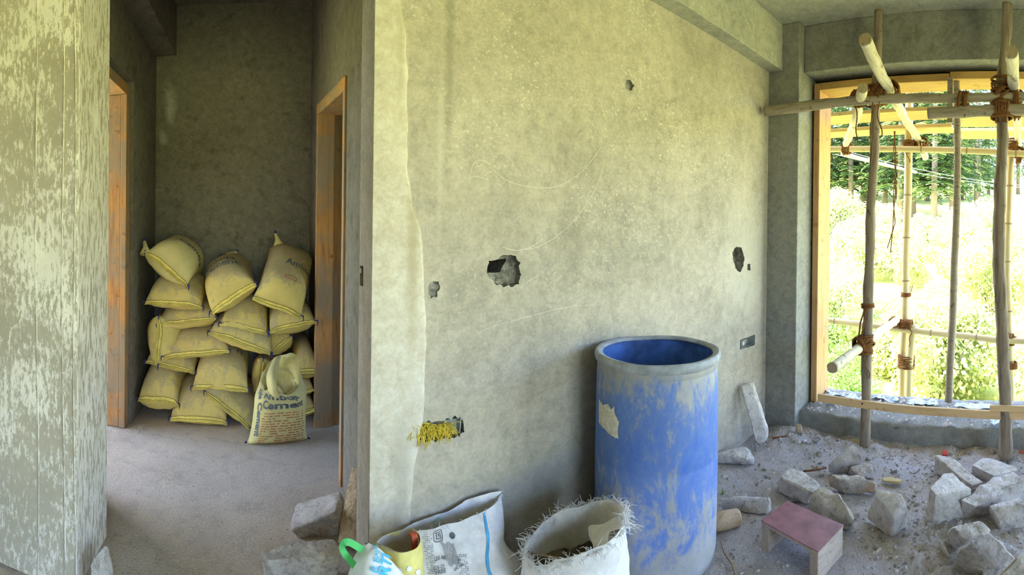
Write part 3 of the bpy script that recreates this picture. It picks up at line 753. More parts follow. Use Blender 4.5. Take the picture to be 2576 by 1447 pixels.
for i, (px, r) in enumerate(spots):
    q = at_r(px, 597, r); k = i % 2
    loc = (q.x, q.y, terr(q.x, q.y)); sc = rnd(0.8, 1.15); rot = rnd(0, 6.28)
    lab, grp = 'tall dark conifer in the forest above the slope', 'conifers of the hillside forest'
    if not cu[k]:
        cu[k] = True; e = cp[k]; e.location = loc; e.scale = (sc,) * 3; e.rotation_euler = (0, 0, rot); e['label'] = lab; e['group'] = grp
    else: dup(cp[k], loc, rot, sc, lab, grp)
M['wire'] = flat('wire', (0.35, 0.35, 0.33), 0.5)
for k, (pa, pb_) in enumerate((((2100, 372), (2620, 470)), ((2100, 388), (2640, 476)))):
    a, c = at_r(*pa, 14 + k), at_r(*pb_, 17 + k)
    o = MB().tube([a.lerp(c, t / 16) - V(0, 0, 0.5 * 4 * (t/16) * (1 - t/16) * 0.5) for t in range(17)], 0.008, 5).build('overhead_wire', M['wire'], loc=tuple(a))
    tag(o, ('upper', 'lower')[k] + ' of the two thin pale wires crossing before the forest', 'wire')
# ------------------------------------------------------------------ cement sacks
def sack_mat(name, base, dust, amount):
    m, t, b = _mat(name, 0.75, 0.25)
    c1 = coords(t)
    geo = N(t, 'ShaderNodeNewGeometry'); sx = N(t, 'ShaderNodeSeparateXYZ'); t.links.new(geo.outputs['Normal'], sx.inputs[0])
    weave = N(t, 'ShaderNodeTexWave'); weave.inputs['Scale'].default_value = 60; t.links.new(c1, weave.inputs[0])
    n1 = nz(t, c1, 6, 6, 0.68, 0.5); n2 = nz(t, c1, 1.7, 5, 0.6)
    col = ramp(t, n2, [(0.3, [x * 0.82 for x in base]), (0.7, [min(1, x * 1.12) for x in base])])
    n3 = nz(t, c1, 15, 6, 0.72, 0.6)
    k = math_(t, 'ADD', math_(t, 'MULTIPLY', sx.outputs[2], 0.22), math_(t, 'ADD', math_(t, 'MULTIPLY', n1, 0.45), math_(t, 'MULTIPLY', n3, 0.42)))
    dm = ramp(t, k, [(0.475, 0.0), (0.545, 1.0)])
    col = mix(t, math_(t, 'MULTIPLY', dm, amount), col, dust)
    col = mix(t, 0.25, col, ramp(t, n1, [(0.3, [x * 0.6 for x in base]), (0.6, base)]))
    setc(t, b, col)
    bump(t, b, math_(t, 'ADD', n1, math_(t, 'MULTIPLY', weave.outputs[1], 0.08)), 0.3, 0.012)
    return m
M['sack'] = sack_mat('cement_sack', (0.72, 0.57, 0.195), (0.35, 0.29, 0.205), 0.85)
M['sack_clean'] = sack_mat('clean_sack', (0.72, 0.62, 0.27), (0.40, 0.36, 0.26), 0.35)
M['seam'] = flat('seam_tape', (0.78, 0.64, 0.17), 0.7, var=0.25, scale=14)
M['stitch'] = flat('dark_stitch', (0.10, 0.08, 0.04))
M['bluethread'] = flat('blue_thread', (0.035, 0.045, 0.20))
M['print_blue'] = flat('grey_blue_print', (0.13, 0.145, 0.165), 0.8, var=0.5, scale=30)
M['print_red'] = flat('red_print', (0.45, 0.16, 0.08), 0.8, var=0.4, scale=40)

def text_polys(s, size, sp=1.0, bold=0.0):
    cu = bpy.data.curves.new('t', 'FONT'); cu.body = s; cu.size = size; cu.space_character = sp; cu.offset = bold
    cu.resolution_u = 3
    o = bpy.data.objects.new('t', cu); COL.objects.link(o)
    me = bpy.data.meshes.new_from_object(o.evaluated_get(bpy.context.evaluated_depsgraph_get()))
    bpy.data.objects.remove(o); bpy.data.curves.remove(cu)
    bm = bmesh.new(); bm.from_mesh(me); bpy.data.meshes.remove(me)
    bmesh.ops.triangulate(bm, faces=bm.faces[:])
    for _ in range(2):
        long = [e for e in bm.edges if e.calc_length() > size * 0.22]
        if long: bmesh.ops.subdivide_edges(bm, edges=long, cuts=1); bmesh.ops.triangulate(bm, faces=[f for f in bm.faces if len(f.verts) > 3])
    vs = [(v.co.x, v.co.y) for v in bm.verts]; fs = [[v.index for v in f.verts] for f in bm.faces]
    bm.free()
    w_ = max(v[0] for v in vs) if vs else 0
    return vs, fs, w_

class Bag:
    """a filled sewn sack; A-B is its front seam, D the direction its length runs, N the way it bulges"""
    def __init__(s, A, B, D, L, T, up=None, low=0.38, seed=0, W=None):
        s.A, s.B = A, B; s.mid = (A + B) / 2; s.ax = (B - A).normalized(); s.W = (B - A).length
        D = Vector(D).normalized(); s.D = (D - s.ax * D.dot(s.ax) * 0.85).normalized()
        n = s.ax.cross(s.D)
        if n.dot(Vector(up or (0, 0, 1))) < 0: n = -n
        s.N = n.normalized(); s.L = L; s.T = T * 1.35; s.low = 0.5 * low + 0.21; s.seed = seed
    def pt(s, phi, t):
        e = max(0.0, 1 - abs(2 * t - 1) ** 3.2) ** 0.50
        w = s.W / 2 * (1.0 - 0.07 * e)
        c, sn = cos(phi), sin(phi)
        x = -(abs(c) ** 0.80) * (1 if c > 0 else -1) * w
        k = s.T * (1 - s.low) if sn > 0 else s.T * s.low
        z = (abs(sn) ** 0.72) * (1 if sn > 0 else -1) * (k * e + 0.0005)
        z += s.T * 0.10 * e
        p = s.mid + s.ax * x + s.D * (s.L * t) + s.N * z
        edge = (1 - e)
        n1 = noise.noise(p * 7 + Vector((s.seed * 3.1, 0, 0))); n2 = noise.noise(Vector((x * 38, t * 7 + s.seed * 5, s.seed)))
        p = p + s.N * (0.016 * n1 * e * (1 if sn > 0 else -1) + 0.011 * n2 * min(1, e * 2.2) * edge * 1.8) + s.D * 0.012 * noise.noise(Vector((x * 6, s.seed, 2))) * edge
        p += s.N * 0.014 * noise.noise(Vector((x * 7 + s.seed, 4, s.seed))) * edge
        return p
    def top(s, u, t, off=0.003):
        """u -1..1 along the seam, t 0..1 along the sack; a point just above the upper face"""
        c = -(abs(u) ** 1.25) * (1 if u > 0 else -1)
        phi = math.acos(max(-1, min(1, c)))
        p = s.pt(phi, t); q = s.pt(phi + 0.02, t) - s.pt(phi - 0.02, t); r = s.pt(phi, min(1, t + 0.01)) - s.pt(phi, max(0, t - 0.01))
        n = q.cross(r); n = n.normalized() if n.length > 1e-9 else s.N
        if n.dot(s.N) < -0.1: n = -n
        return p + n * off
from mathutils.bvhtree import BVHTree
PILE = []                                     # sacks already lying there: the next one settles on to them
def settle(p, gap=0.002):
    p = Vector(p)
    for bv, lo, hi in PILE:
        if all(lo[i] < p[i] < hi[i] for i in range(3)):
            loc, nrm, idx, d = bv.find_nearest(p)
            if loc is not None and (p - loc).dot(nrm) < gap and d < 0.2: p = loc + nrm * gap
    p.y = min(p.y, BY - 0.004); p.x = max(p.x, LX + 0.004); p.z = max(p.z, 0.006)
    return p
def settled(mb, gap):
    mb.v = [tuple(settle(p, gap)) for p in mb.v]; return mb
def sack(A, B, D, L, T, label, up=None, low=0.38, seed=0, text=None, mat='sack', back_tail=False, band=0.006):
    s = Bag(A, B, D, L, T, up, low, seed)
    gb = settled(MB().grid(lambda u, v: s.pt(2 * pi * u, v), 44, 30, closed_u=True), 0.002)
    VV, FF = list(gb.v), list(gb.f)
    o = gb.build('cement_sack', M[mat], loc=tuple(s.mid))
    tag(o, label, 'sack', 'cement sacks stacked in the corridor')
    b = MB()
    b.grid(lambda u, v: s.top(-0.99 + 1.98 * u, 0.001 + band * v, 0.0025), 40, 3)
    fl_ = s.N * -0.35 - s.D
    b.grid(lambda u, v: s.top(-0.99 + 1.98 * u, 0.001, 0.0015) + fl_ * (0.018 * v) + s.N * 0.004 * noise.noise(Vector((u * 9, v, seed))) * v, 40, 2)
    sm = settled(b, 0.004).build('seam_band', M['seam'], o)
    st = MB()
    for tt in (band * 0.3, band * 1.06):
        st.tube([s.top(-0.97 + 1.94 * i / 40, tt, 0.004) for i in range(41)], 0.0016, 4)
    settled(st, 0.005).build('stitching', M['stitch'], sm)
    for sg in (-1, 1):
        q = s.top(sg * 0.985, 0.01, 0.004); th = MB()
        th.tube([q, q + s.ax * sg * 0.012 + V(0, -0.01, 0.004), q + s.ax * sg * 0.016 + V(0, -0.016, -0.015), q + s.ax * sg * 0.010 + V(0, -0.018, -0.035)], [0.005, 0.006, 0.004, 0.002], 6)
        th.build('blue_thread', M['bluethread'], o)
    if text:
        for (str_, size, u0, t0, flip, mt) in text:
            vs, fs, w_ = text_polys(str_, size, 1.0, size * 0.018)
            P = []
            for x, y in vs:
                if flip: u = u0 - x / (s.W / 2); t = t0 - y / s.L
                else: u = u0 + x / (s.W / 2); t = t0 + y / s.L
                P.append(s.top(max(-0.97, min(0.97, u)), max(0.02, min(0.98, t)), 0.0035))
            tb = MB(); tb.add(P, fs); settled(tb, 0.005).build('printed_lettering', M[mt], o)
    PILE.append((BVHTree.FromPolygons(VV, FF), [min(v[i] for v in VV) - 0.003 for i in range(3)], [max(v[i] for v in VV) + 0.003 for i in range(3)]))
    return s
def yy(px, py, y): return on_y(px, py, y)
YS = 3.42
def S(a, b_, y, D, L, T, label, **k):
    ya, yb = (y if hasattr(y, '__len__') else (y, y))
    return sack(yy(a[0], a[1], ya), yy(b_[0], b_[1], yb), D, L, T, label, **k)
bk = (0, 1, 0)
# bottom course
S((347,1010),(448,1024), 3.40, (0.05,1,0.03), 0.58, 0.27, 'big dusty yellow sack at the bottom left of the stack', seed=1, low=0.22)
S((428,1058),(572,1068), 3.40, (0.0,1,0.12), 0.58, 0.22, 'yellow sack lying on the floor with a rolled left corner', seed=2, low=0.12)
S((513,988),(629,1080), 3.36, (0.10,1,0.06), 0.60, 0.135, 'yellow sack tilted at the bottom middle, seam slanting to the open sack', seed=3, up=(0.5,0,1), low=0.30)
S((749,1050),(796,1030), 3.42, (0,1,0.1), 0.5, 0.14, 'dark sack low at the right, behind the open sack', seed=4, low=0.3)
# second course
S((484,981),(625,987), 3.42, (0.0,1,0.16), 0.58, 0.235, 'broad sack grey with dust in the middle of the second course', seed=5, low=0.13, text=[('n', 0.10, 0.55, 0.30, False, 'print_blue')])
S((366,912),(490,940), 3.47, (0.0,1,0.05), 0.52, 0.15, 'flat sack squeezed above the big bottom left one', seed=6, low=0.3)
S((748,945),(801,938), 3.42, (-0.15,1,0.05), 0.58, 0.21, 'yellow sack at the right beside the door jamb', seed=7, low=0.3)
S((752,992),(790,982), 3.42, (-0.15,1,0.0), 0.55, 0.12, 'sack end just showing right of the open sack', seed=8, low=0.4)
S((640,985),(655,900), 3.50, (0.2,1,0.0), 0.48, 0.20, 'sack behind the mouth of the open sack', seed=21, up=(1,0,0.3), low=0.3, text=[('nt', 0.12, 0.2, 0.3, True, 'print_blue')])
# third course
S((410,903),(578,888), 3.42, (0.02,1,0.08), 0.58, 0.17, 'flat pale sack with a straight front seam, third course', seed=9, low=0.12)
S((524,838),(680,893), 3.39, (0.05,1,0.12), 0.58, 0.17, 'sack with round emblems on its slanting seam, in the middle', seed=10, low=0.38)
S((686,893),(737,852), 3.47, (0.0,1,0.05), 0.52, 0.17, 'small looking dark sack above the open sack', seed=11, up=(-0.4,0,1), low=0.4)
S((394,795),(390,916), 3.42, (0.02,1,0.0), 0.56, 0.22, 'sack on its edge against the left wall, seam upright', seed=12, up=(1,0,0), low=0.48)
# fourth course
S((398,818),(545,806), 3.44, (0.0,1,0.03), 0.56, 0.16, 'rolled sack tied with blue thread under the two left ones', seed=13, low=0.48)
S((553,818),(671,843), 3.43, (0.0,1,0.14), 0.58, 0.19, 'sack with one dark letter, right of the rolled one', seed=14, low=0.14, text=[('n', 0.10, 0.45, 0.3, False, 'print_blue')])
S((679,838),(796,813), 3.40, (-0.03,1,0.06), 0.58, 0.19, 'plump sack at the right end of the fourth course', seed=15, low=0.38, up=(-0.2,0,1))
# top
S((364,765),(509,777), 3.43, (0.0,1,0.12), 0.56, 0.19, 'sack under the topmost one, by the left wall', seed=16, low=0.14, text=[('▭', 0.07, 0.1, 0.3, False, 'print_red')])
S((363,640),(467,724), 3.46, (0.10,1,0.04), 0.54, 0.25, 'topmost sack at the left, tipped on its corner with printed letters', seed=17, up=(0.6,0,0.8), low=0.36, mat='sack_clean',
  text=[('Cement', 0.105, -0.45, 0.30, False, 'print_blue')])
s18 = S((536,792),(648,719), 3.40, (0.03,1,0.30), 0.60, 0.24, 'sack in the top middle with two rows of lettering', seed=18, up=(-0.5,0,0.9), low=0.22,
  text=[('Cement', 0.095, -0.72, 0.24, False, 'print_blue'), ('Ambuja', 0.095, -0.72, 0.38, False, 'print_blue')])
s19 = S((634,752),(756,801), 3.38, (0.10,0.85,0.62), 0.62, 0.21, 'sack at the top right with its far corner knotted up', seed=19, up=(0.2,-0.3,1), low=0.18,
  text=[('Ambuja', 0.085, -0.3, 0.42, False, 'print_blue'), ('▭', 0.09, -0.15, 0.18, False, 'print_red')])
# knotted ears of the two upright sacks
def ear(pts, r, name, label):
    o = MB().tube(pts, r, 8, wob=0.35, seed=3).build(name, M['seam'], loc=tuple(pts[0]))
    return o
par = {o['label']: o for o in COL.objects if o.get('category') == 'sack'}
for lab, pl in (('sack at the top right with its far corner knotted up', [(690,690,3.95),(686,665,3.92),(683,650,3.90)]), ('topmost sack at the left, tipped on its corner with printed letters', [(368,640,3.48),(366,622,3.5),(363,606,3.5)]), ('sack in the top middle with two rows of lettering', [(590,690,3.92),(604,678,3.9),(615,670,3.9)])):
    pr = par[lab]
    P = [yy(*q) for q in pl]
    if 'top right' in lab: e_ = s19.top(-0.72, 0.93, -0.01); P = [e_, e_ + V(-0.012, -0.01, 0.045), e_ + V(-0.03, -0.015, 0.095)]
    if 'top middle' in lab: e_ = s18.top(0.45, 0.90, -0.01); P = [e_, e_ + V(0.03, -0.01, 0.03), e_ + V(0.06, -0.015, 0.045)]
    MB().tube(P, [0.05, 0.022, 0.012], 8, wob=0.5).build('knotted_ear', M['sack_clean'], pr)
    MB().tube([P[2], P[2] + V(-0.002, 0, 0.02)], [0.012, 0.006], 6).build('blue_thread', M['bluethread'], pr)

# ------------------------------------------------------------------ open sheets lofted through rings
class Loft:
    def __init__(s, rings): s.r = rings; s.n = len(rings[0]); s.k = len(rings)
    def ring(s, i, u):
        R = s.r[i]; x = (u % 1.0) * s.n; j = int(x); t = x - j
        a, b_, c, d = R[(j-1) % s.n], R[j % s.n], R[(j+1) % s.n], R[(j+2) % s.n]
        return 0.5 * ((2*b_) + (c - a) * t + (2*a - 5*b_ + 4*c - d) * t*t + (3*b_ - a - 3*c + d) * t**3)
    def pt(s, u, v):
        x = max(0, min(1, v)) * (s.k - 1); j = min(int(x), s.k - 2); t = x - j
        a, b_, c, d = s.ring(max(j-1, 0), u), s.ring(j, u), s.ring(j+1, u), s.ring(min(j+2, s.k-1), u)
        return 0.5 * ((2*b_) + (c - a) * t + (2*a - 5*b_ + 4*c - d) * t*t + (3*b_ - a - 3*c + d) * t**3)
    def out(s, u, v, off=0.003):
        p = s.pt(u, v); a = s.pt(u + 0.004, v) - s.pt(u - 0.004, v); b_ = s.pt(u, min(1, v + 0.01)) - s.pt(u, max(0, v - 0.01))
        n = a.cross(b_)
        return p + n.normalized() * off if n.length > 1e-12 else p
def interp(pts, n):
    L = [0]
    for i in range(1, len(pts)): L.append(L[-1] + (pts[i] - pts[i-1]).length)
    out = []
    for k in range(n):
        s = L[-1] * k / (n - 1); i = max(j for j in range(len(L)) if L[j] <= s + 1e-9); i = min(i, len(pts) - 2)
        out.append(pts[i].lerp(pts[i+1], (s - L[i]) / max(1e-9, L[i+1] - L[i])))
    return out
def wrinkle(p, amp, seed):
    return p + Vector((noise.noise(p * 11 + Vector((seed, 0, 0))), noise.noise(p * 11 + Vector((0, seed, 3))), 0.5 * noise.noise(p * 13 + Vector((5, 0, seed))))) * amp \
             + Vector((noise.noise(p * 31), noise.noise(p * 31 + Vector((7, 7, 7))), 0)) * amp * 0.35
def print_on(L, s, size, u0, v0, du, dv, ang, mat, parent, name='printed_lettering', bold=0.012, off=0.003, amp=0.0, seed=0, sx=1.0):
    """du, dv: how many u and v one metre of print covers"""
    vs, fs, w_ = text_polys(s, size, 1.0, size * bold)
    ca, sa = cos(ang), sin(ang)
    P = []
    for x, y in vs:
        x *= sx
        X, Y = x * ca - y * sa, x * sa + y * ca
        p = L.out(u0 + X * du, v0 + Y * dv, off)
        P.append(wrinkle(p, amp, seed) if amp else p)
    b = MB(); b.add(P, fs); return b.build(name, mat, parent)

# the standing open cement sack
c0 = (yy(620,1117,3.17) + yy(775,1086,3.24)) / 2; c0.z = 0
axx = (yy(775,1086,3.24) - yy(620,1117,3.17)); axx.z = 0; Wd = axx.length; axx.normalize(); dep = Vector((-axx.y, axx.x, 0))
top_c = yy(699, 960, 3.25)
def oring(z, w_, d_, cx, lift=lambda a: 0.0, n=24):
    out = []
    for i in range(n):
        a = 2 * pi * i / n
        c, s_ = cos(a), sin(a)
        x = (abs(c) ** 0.6) * (1 if c > 0 else -1) * w_ / 2; y = (abs(s_) ** 0.8) * (1 if s_ > 0 else -1) * d_ / 2
        out.append(c0 + axx * (x + cx) + dep * y + V(0, 0, z + lift(a)))
    return out
back = lambda k: (lambda a: k * (0.55 + 0.5 * sin(a) - 0.30 * max(0, -sin(a)) ** 6 + 0.16 * sin(3 * a + 1.2)))
rimp = [at_r(*q) for q in ((757,958,3.22),(757,925,3.26),(748,903,3.29),(727,893,3.31),(703,899,3.31),(684,908,3.29),(668,932,3.26),(655,962,3.21),(668,984,3.14),(690,972,3.12),(705,988,3.12),(730,992,3.13),(748,980,3.17))]
rimp = interp(smoothpath(rimp + [rimp[0]], 4), 25)[:24]
rc = sum(rimp, Vector()) / 24
def shr(f, dz, k=1.0): return [Vector((rc.x + (p.x - rc.x) * f, rc.y + (p.y - rc.y) * f, (rc.z + (p.z - rc.z) * k) + dz)) for p in rimp]
Lo = Loft([oring(0.0, Wd, 0.05, 0), oring(0.03, Wd * 0.93, 0.14, 0.002), oring(0.12, Wd * 0.86, 0.19, 0.006), oring(0.22, Wd * 0.83, 0.20, 0.012),
           oring(0.32, Wd * 0.79, 0.19, 0.02, back(0.05)), rimp, shr(0.90, -0.006), shr(0.86, -0.10, 0.6), oring(0.20, Wd * 0.70, 0.13, 0.02)])
o = MB().grid(lambda u, v: wrinkle(Lo.pt(u, v), 0.004 + 0.13 * max(0, v - 0.46), 4), 72, 56, closed_u=True).build('open_cement_sack', M['sack_clean'], loc=tuple(c0))
fr_ = smoothpath([at_r(*q) for q in ((704,898,3.28),(692,912,3.23),(686,938,3.16),(684,964,3.10),(690,988,3.08),(702,998,3.08))], 5)
MB().tube(fr_, [0.012 + 0.024 * sin(pi * i / (len(fr_) - 1)) for i in range(len(fr_))], 14, wob=0.55, seed=2).build('rolled_rim', M['sack_clean'], o)
fr_ = smoothpath([at_r(*q) for q in ((702,990,3.10),(722,996,3.10),(742,986,3.13),(754,962,3.20),(754,925,3.25))], 5)
MB().tube(fr_, [0.006 + 0.004 * sin(pi * i / (len(fr_) - 1)) for i in range(len(fr_))], 12, wob=0.5, seed=5).build('rolled_rim', M['sack_clean'], o)
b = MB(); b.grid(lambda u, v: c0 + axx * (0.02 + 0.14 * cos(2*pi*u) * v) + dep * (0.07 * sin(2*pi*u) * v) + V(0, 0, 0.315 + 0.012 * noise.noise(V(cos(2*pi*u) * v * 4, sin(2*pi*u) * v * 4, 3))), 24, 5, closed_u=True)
b.build('shade_filling', flat('shade_filling', (0.20, 0.195, 0.18)), o)  # added dark filling, stands in for the shade inside the mouth
tag(o, 'open half-empty cement sack standing upright in front of the stack, mouth crumpled', 'sack')
osk = o
W = Wd * 0.84
# ring parameter: front face runs u 0.5 (left) .. 1.0 (right); metres along front = 0.5 / (W)
du = 0.40 / W; dv = 1 / 0.52
print_on(Lo, 'Ambuja', 0.066, 0.640, 0.500, du, 1.25, 0.05, M['print_blue'], o, bold=0.03, off=0.0045, amp=0.004, seed=4, sx=0.9)
print_on(Lo, 'Cement', 0.066, 0.640, 0.422, du, 1.25, 0.05, M['print_blue'], o, bold=0.03, off=0.0045, amp=0.004, seed=4, sx=0.9)
print_on(Lo, 'uja Cement', 0.066, 0.570, 0.575, du, 1.25, -pi / 2 + 0.06, M['print_blue'], o, bold=0.03, off=0.0045, amp=0.004, seed=4)
random.seed(8)
rb = MB()
for k in range(15):
    v0 = 0.385 - 0.0215 * k
    x = 0.645
    while x < 0.87:
        l = rnd(0.008, 0.03)
        q = [wrinkle(Lo.out(x + l * a, v0 + b_, 0.0042), 0.004, 4) for a, b_ in ((0, 0), (0.5, 0), (1, 0), (1, 0.008), (0.5, 0.008), (0, 0.008))]
        if random.random() < 0.85: rb.add(q, [(0, 1, 4, 5), (1, 2, 3, 4)])
        x += l + 0.006
rb.build('red_printed_lines', M['print_red'], o)
for px, py, y in ((620,1117,3.16), (775,1086,3.22)):
    q = yy(px, py, y); q.z = 0.012
    MB().tube([q, q + V(0.012 if px > 700 else -0.012, -0.012, 0.0)], [0.008, 0.004], 6).build('blue_thread', M['bluethread'], o)
from mathutils.bvhtree import BVHTree
# ------------------------------------------------------------------ blue drum
def drum_mat():
    m, t, b = _mat('dusty_blue_plastic', 0.55, 0.35)
    c1 = coords(t); st = coords(t, (1, 1, 0.5))
    blue = ramp(t, nz(t, c1, 2.5, 5, 0.6), [(0.3, (0.030, 0.10, 0.48)), (0.7, (0.06, 0.18, 0.66))])
    dust = ramp(t, nz(t, c1, 9, 5, 0.6), [(0.3, (0.36, 0.34, 0.31)), (0.7, (0.46, 0.44, 0.42))])
    n1 = nz(t, st, 7.5, 10, 0.80, 0.5); n2 = nz(t, st, 22, 5, 0.7, 0.3)
    sx = N(t, 'ShaderNodeSeparateXYZ'); t.links.new(c1, sx.inputs[0])
    zr = ramp(t, math_(t, 'DIVIDE', sx.outputs[2], 0.9), [(0.0, 0.22), (0.10, 0.16), (0.30, 0.09), (0.62, 0.0), (0.80, 0.02), (0.93, 0.08), (1.0, 0.16)])
    k = math_(t, 'ADD', math_(t, 'ADD', math_(t, 'MULTIPLY', n1, 0.8), math_(t, 'MULTIPLY', n2, 0.32)), zr)
    hard = ramp(t, k, [(0.60, 0.0), (0.70, 1.0)])
    soft = ramp(t, k, [(0.40, 0.0), (0.72, 0.6)])
    col = mix(t, soft, blue, (0.30, 0.36, 0.50))
    col = mix(t, math_(t, 'MULTIPLY', hard, 0.85), col, dust)
    sp = ramp(t, nz(t, c1, 34, 2, 0.5), [(0.74, 0.0), (0.78, 1.0)])
    col = mix(t, math_(t, 'MULTIPLY', sp, 0.8), col, (0.5, 0.47, 0.36))
    setc(t, b, col); bump(t, b, math_(t, 'ADD', hard, n2), 0.25, 0.003)
    b.inputs['Roughness'].default_value = 0.6
    return m
M['drum'] = drum_mat(); M['drum_in'] = flat('drum_inside', (0.06, 0.14, 0.42), 0.5, 0.4, var=0.6, scale=7)
M['rim'] = flat('dusty_rim', (0.34, 0.36, 0.42), 0.7, var=0.3, scale=18); M['paper'] = flat('torn_label', (0.72, 0.68, 0.60), 0.9, var=0.25, scale=50)
dc = at_r(1657, 700, 2.115); dc.z = 0.0
DR, DZ0, DZ1 = 0.272, 0.03, 0.935
dr = empty('plastic_drum', tuple(dc), 'tall blue plastic drum with open top, smeared with dried cement, by the wall', 'drum')
def lathe(b, prof, n=72, wob=0.0, seed=0, smooth=True):
    vs = []
    for r, z in prof:
        for j in range(n):
            a = 2 * pi * j / n
            zz = z + (wob * noise.noise(Vector((cos(a) * 1.7, sin(a) * 1.7, seed))) if wob else 0)
            vs.append((dc.x + r * cos(a), dc.y + r * sin(a), zz))
    k = len(prof)
    b.add(vs, [(i*n+j, i*n+(j+1) % n, (i+1)*n+(j+1) % n, (i+1)*n+j) for i in range(k-1) for j in range(n)], 0, smooth)
b = MB(); lathe(b, [(0.02, DZ0), (DR - 0.03, DZ0), (DR - 0.008, DZ0 + 0.012), (DR, DZ0 + 0.05), (DR + 0.003, 0.25), (DR + 0.004, 0.49), (DR + 0.0025, 0.494), (DR + 0.004, 0.498), (DR + 0.002, 0.75), (DR - 0.001, 0.862), (DR - 0.004, 0.866), (DR - 0.001, 0.87), (DR - 0.002, DZ1 - 0.03)])
b.build('body', M['drum'], dr)
b = MB(); lathe(b, [(DR - 0.010, DZ1 - 0.02), (DR - 0.014, 0.7), (DR - 0.016, DZ0 + 0.02), (0.02, DZ0 + 0.015)]); b.build('inner_wall', M['drum_in'], dr)
b = MB(); lathe(b, [(DR - 0.004, DZ1 - 0.045), (DR + 0.008, DZ1 - 0.036), (DR + 0.012, DZ1 - 0.02), (DR + 0.010, DZ1 - 0.006), (DR + 0.002, DZ1 + 0.001), (DR - 0.006, DZ1 - 0.003), (DR - 0.022, DZ1 - 0.006), (DR - 0.024, DZ1 - 0.014), (DR - 0.008, DZ1 - 0.02)], wob=0.004, seed=2)
b.build('rim', M['rim'], dr)
b = MB()
lathe(b, [(0.01, 0.30), (DR - 0.018, 0.30)]); b.build('cement_water', flat('cement_water', (0.12, 0.15, 0.20), 0.15, 0.5), dr)
# torn remnant of a paper label, curled along the left of the drum
LB = [(1505,1002),(1517,1020),(1530,1016),(1536,1030),(1545,1024),(1550,1052),(1556,1060),(1555,1106),(1540,1098),(1528,1088),(1515,1075),(1506,1062)]
def on_drum(px, py, off):
    d = ray(px, py); dx, dy = d.x, d.y
    R = DR + off; A = dx*dx + dy*dy; Bq = -2 * (dx * dc.x + dy * dc.y); C = dc.x**2 + dc.y**2 - R*R
    D_ = Bq*Bq - 4*A*C
    t_ = (-Bq - sqrt(D_)) / (2*A) if D_ >= 0 else -Bq / (2*A)
    return EYEV + d * t_
bm = bmesh.new()
pl = []
for i in range(len(LB)):
    a, c = LB[i], LB[(i+1) % len(LB)]
    for j in range(4): pl.append((a[0] + (c[0]-a[0]) * j / 4 + rnd(-1.6, 1.6), a[1] + (c[1]-a[1]) * j / 4 + rnd(-2, 2)))
vsb = [bm.verts.new((x, y, 0)) for x, y in pl]
f = bm.faces.new(vsb); bmesh.ops.triangulate(bm, faces=[f])
bmesh.ops.subdivide_edges(bm, edges=bm.edges[:], cuts=3, use_grid_fill=True)
vs = []
for i, v in enumerate(bm.verts):
    v.index = i; vs.append(on_drum(max(1506.5, v.co.x), v.co.y, 0.005 + 0.002 * noise.noise(v.co * 0.12)))
b = MB(); b.add(vs, [[v.index for v in fc.verts] for fc in bm.faces]); bm.free()
b.build('label_remnant', M['paper'], dr)
o = MB().box((dc.x - 0.09, dc.y - DR + 0.03, 0.05), (dc.x + 0.05, dc.y - DR + 0.042, 0.918)).build('wooden_lath', M['deal'], loc=(dc.x, dc.y - DR + 0.03, 0.05)); bevel(o, 0.002)
tag(o, 'pale lath standing inside the blue drum, only its tip showing', 'lath')

# ------------------------------------------------------------------ sacks and bags along the foot of the wall
def cloth(name, base, var=0.14, dirt=0.5, dirtc=(0.42, 0.36, 0.29), rough=0.7):
    m, t, b = _mat(name, rough, 0.3)
    c1 = coords(t)
    n1 = nz(t, c1, 7, 7, 0.7, 0.5); n2 = nz(t, c1, 26, 4, 0.6)
    col = ramp(t, n2, [(0.3, [x * (1 - var) for x in base]), (0.7, [min(1, x * (1 + var * .6)) for x in base])])
    dm = ramp(t, n1, [(0.50, 0.0), (0.72, 1.0)])
    setc(t, b, mix(t, math_(t, 'MULTIPLY', dm, dirt), col, dirtc))
    bump(t, b, math_(t, 'ADD', n1, n2), 0.3, 0.008)
    return m
M['white_sack'] = cloth('white_woven_sack', (0.82, 0.79, 0.81), dirt=0.4); M['print_sack'] = cloth('printed_woven_sack', (0.80, 0.765, 0.79), dirt=0.7)
M['white_bag'] = cloth('white_carry_bag', (0.90, 0.89, 0.91), dirt=0.15); M['yellow_bag'] = cloth('yellow_carry_bag', (0.78, 0.68, 0.24), dirt=0.25, dirtc=(0.55, 0.5, 0.3))
M['yellow_in'] = cloth('bag_lining', (0.62, 0.56, 0.52), dirt=0.5)
M['cyan'] = flat('cyan_print', (0.10, 0.50, 0.78), 0.7, var=0.2, scale=30); M['stripe'] = flat('blue_stripe', (0.10, 0.40, 0.75), 0.7, var=0.25, scale=20)
M['ink'] = flat('dark_ink', (0.13, 0.13, 0.16), 0.8, var=0.5, scale=40); M['green'] = flat('green_strap', (0.10, 0.50, 0.16), 0.6, var=0.2); M['orange'] = flat('red_strap', (0.52, 0.10, 0.05), 0.6, var=0.2)
M['teal'] = flat('teal_print', (0.20, 0.52, 0.48), 0.8, var=0.3)
M['junk'] = flat('dark_scrap', (0.08, 0.06, 0.045), 0.9, var=0.6, scale=14)
def sheet_ring(front, back, n=14):
    """closed ring: front polyline left to right, then back polyline right to left"""
    return interp(front, n) + interp(back[::-1], n)[1:-1]
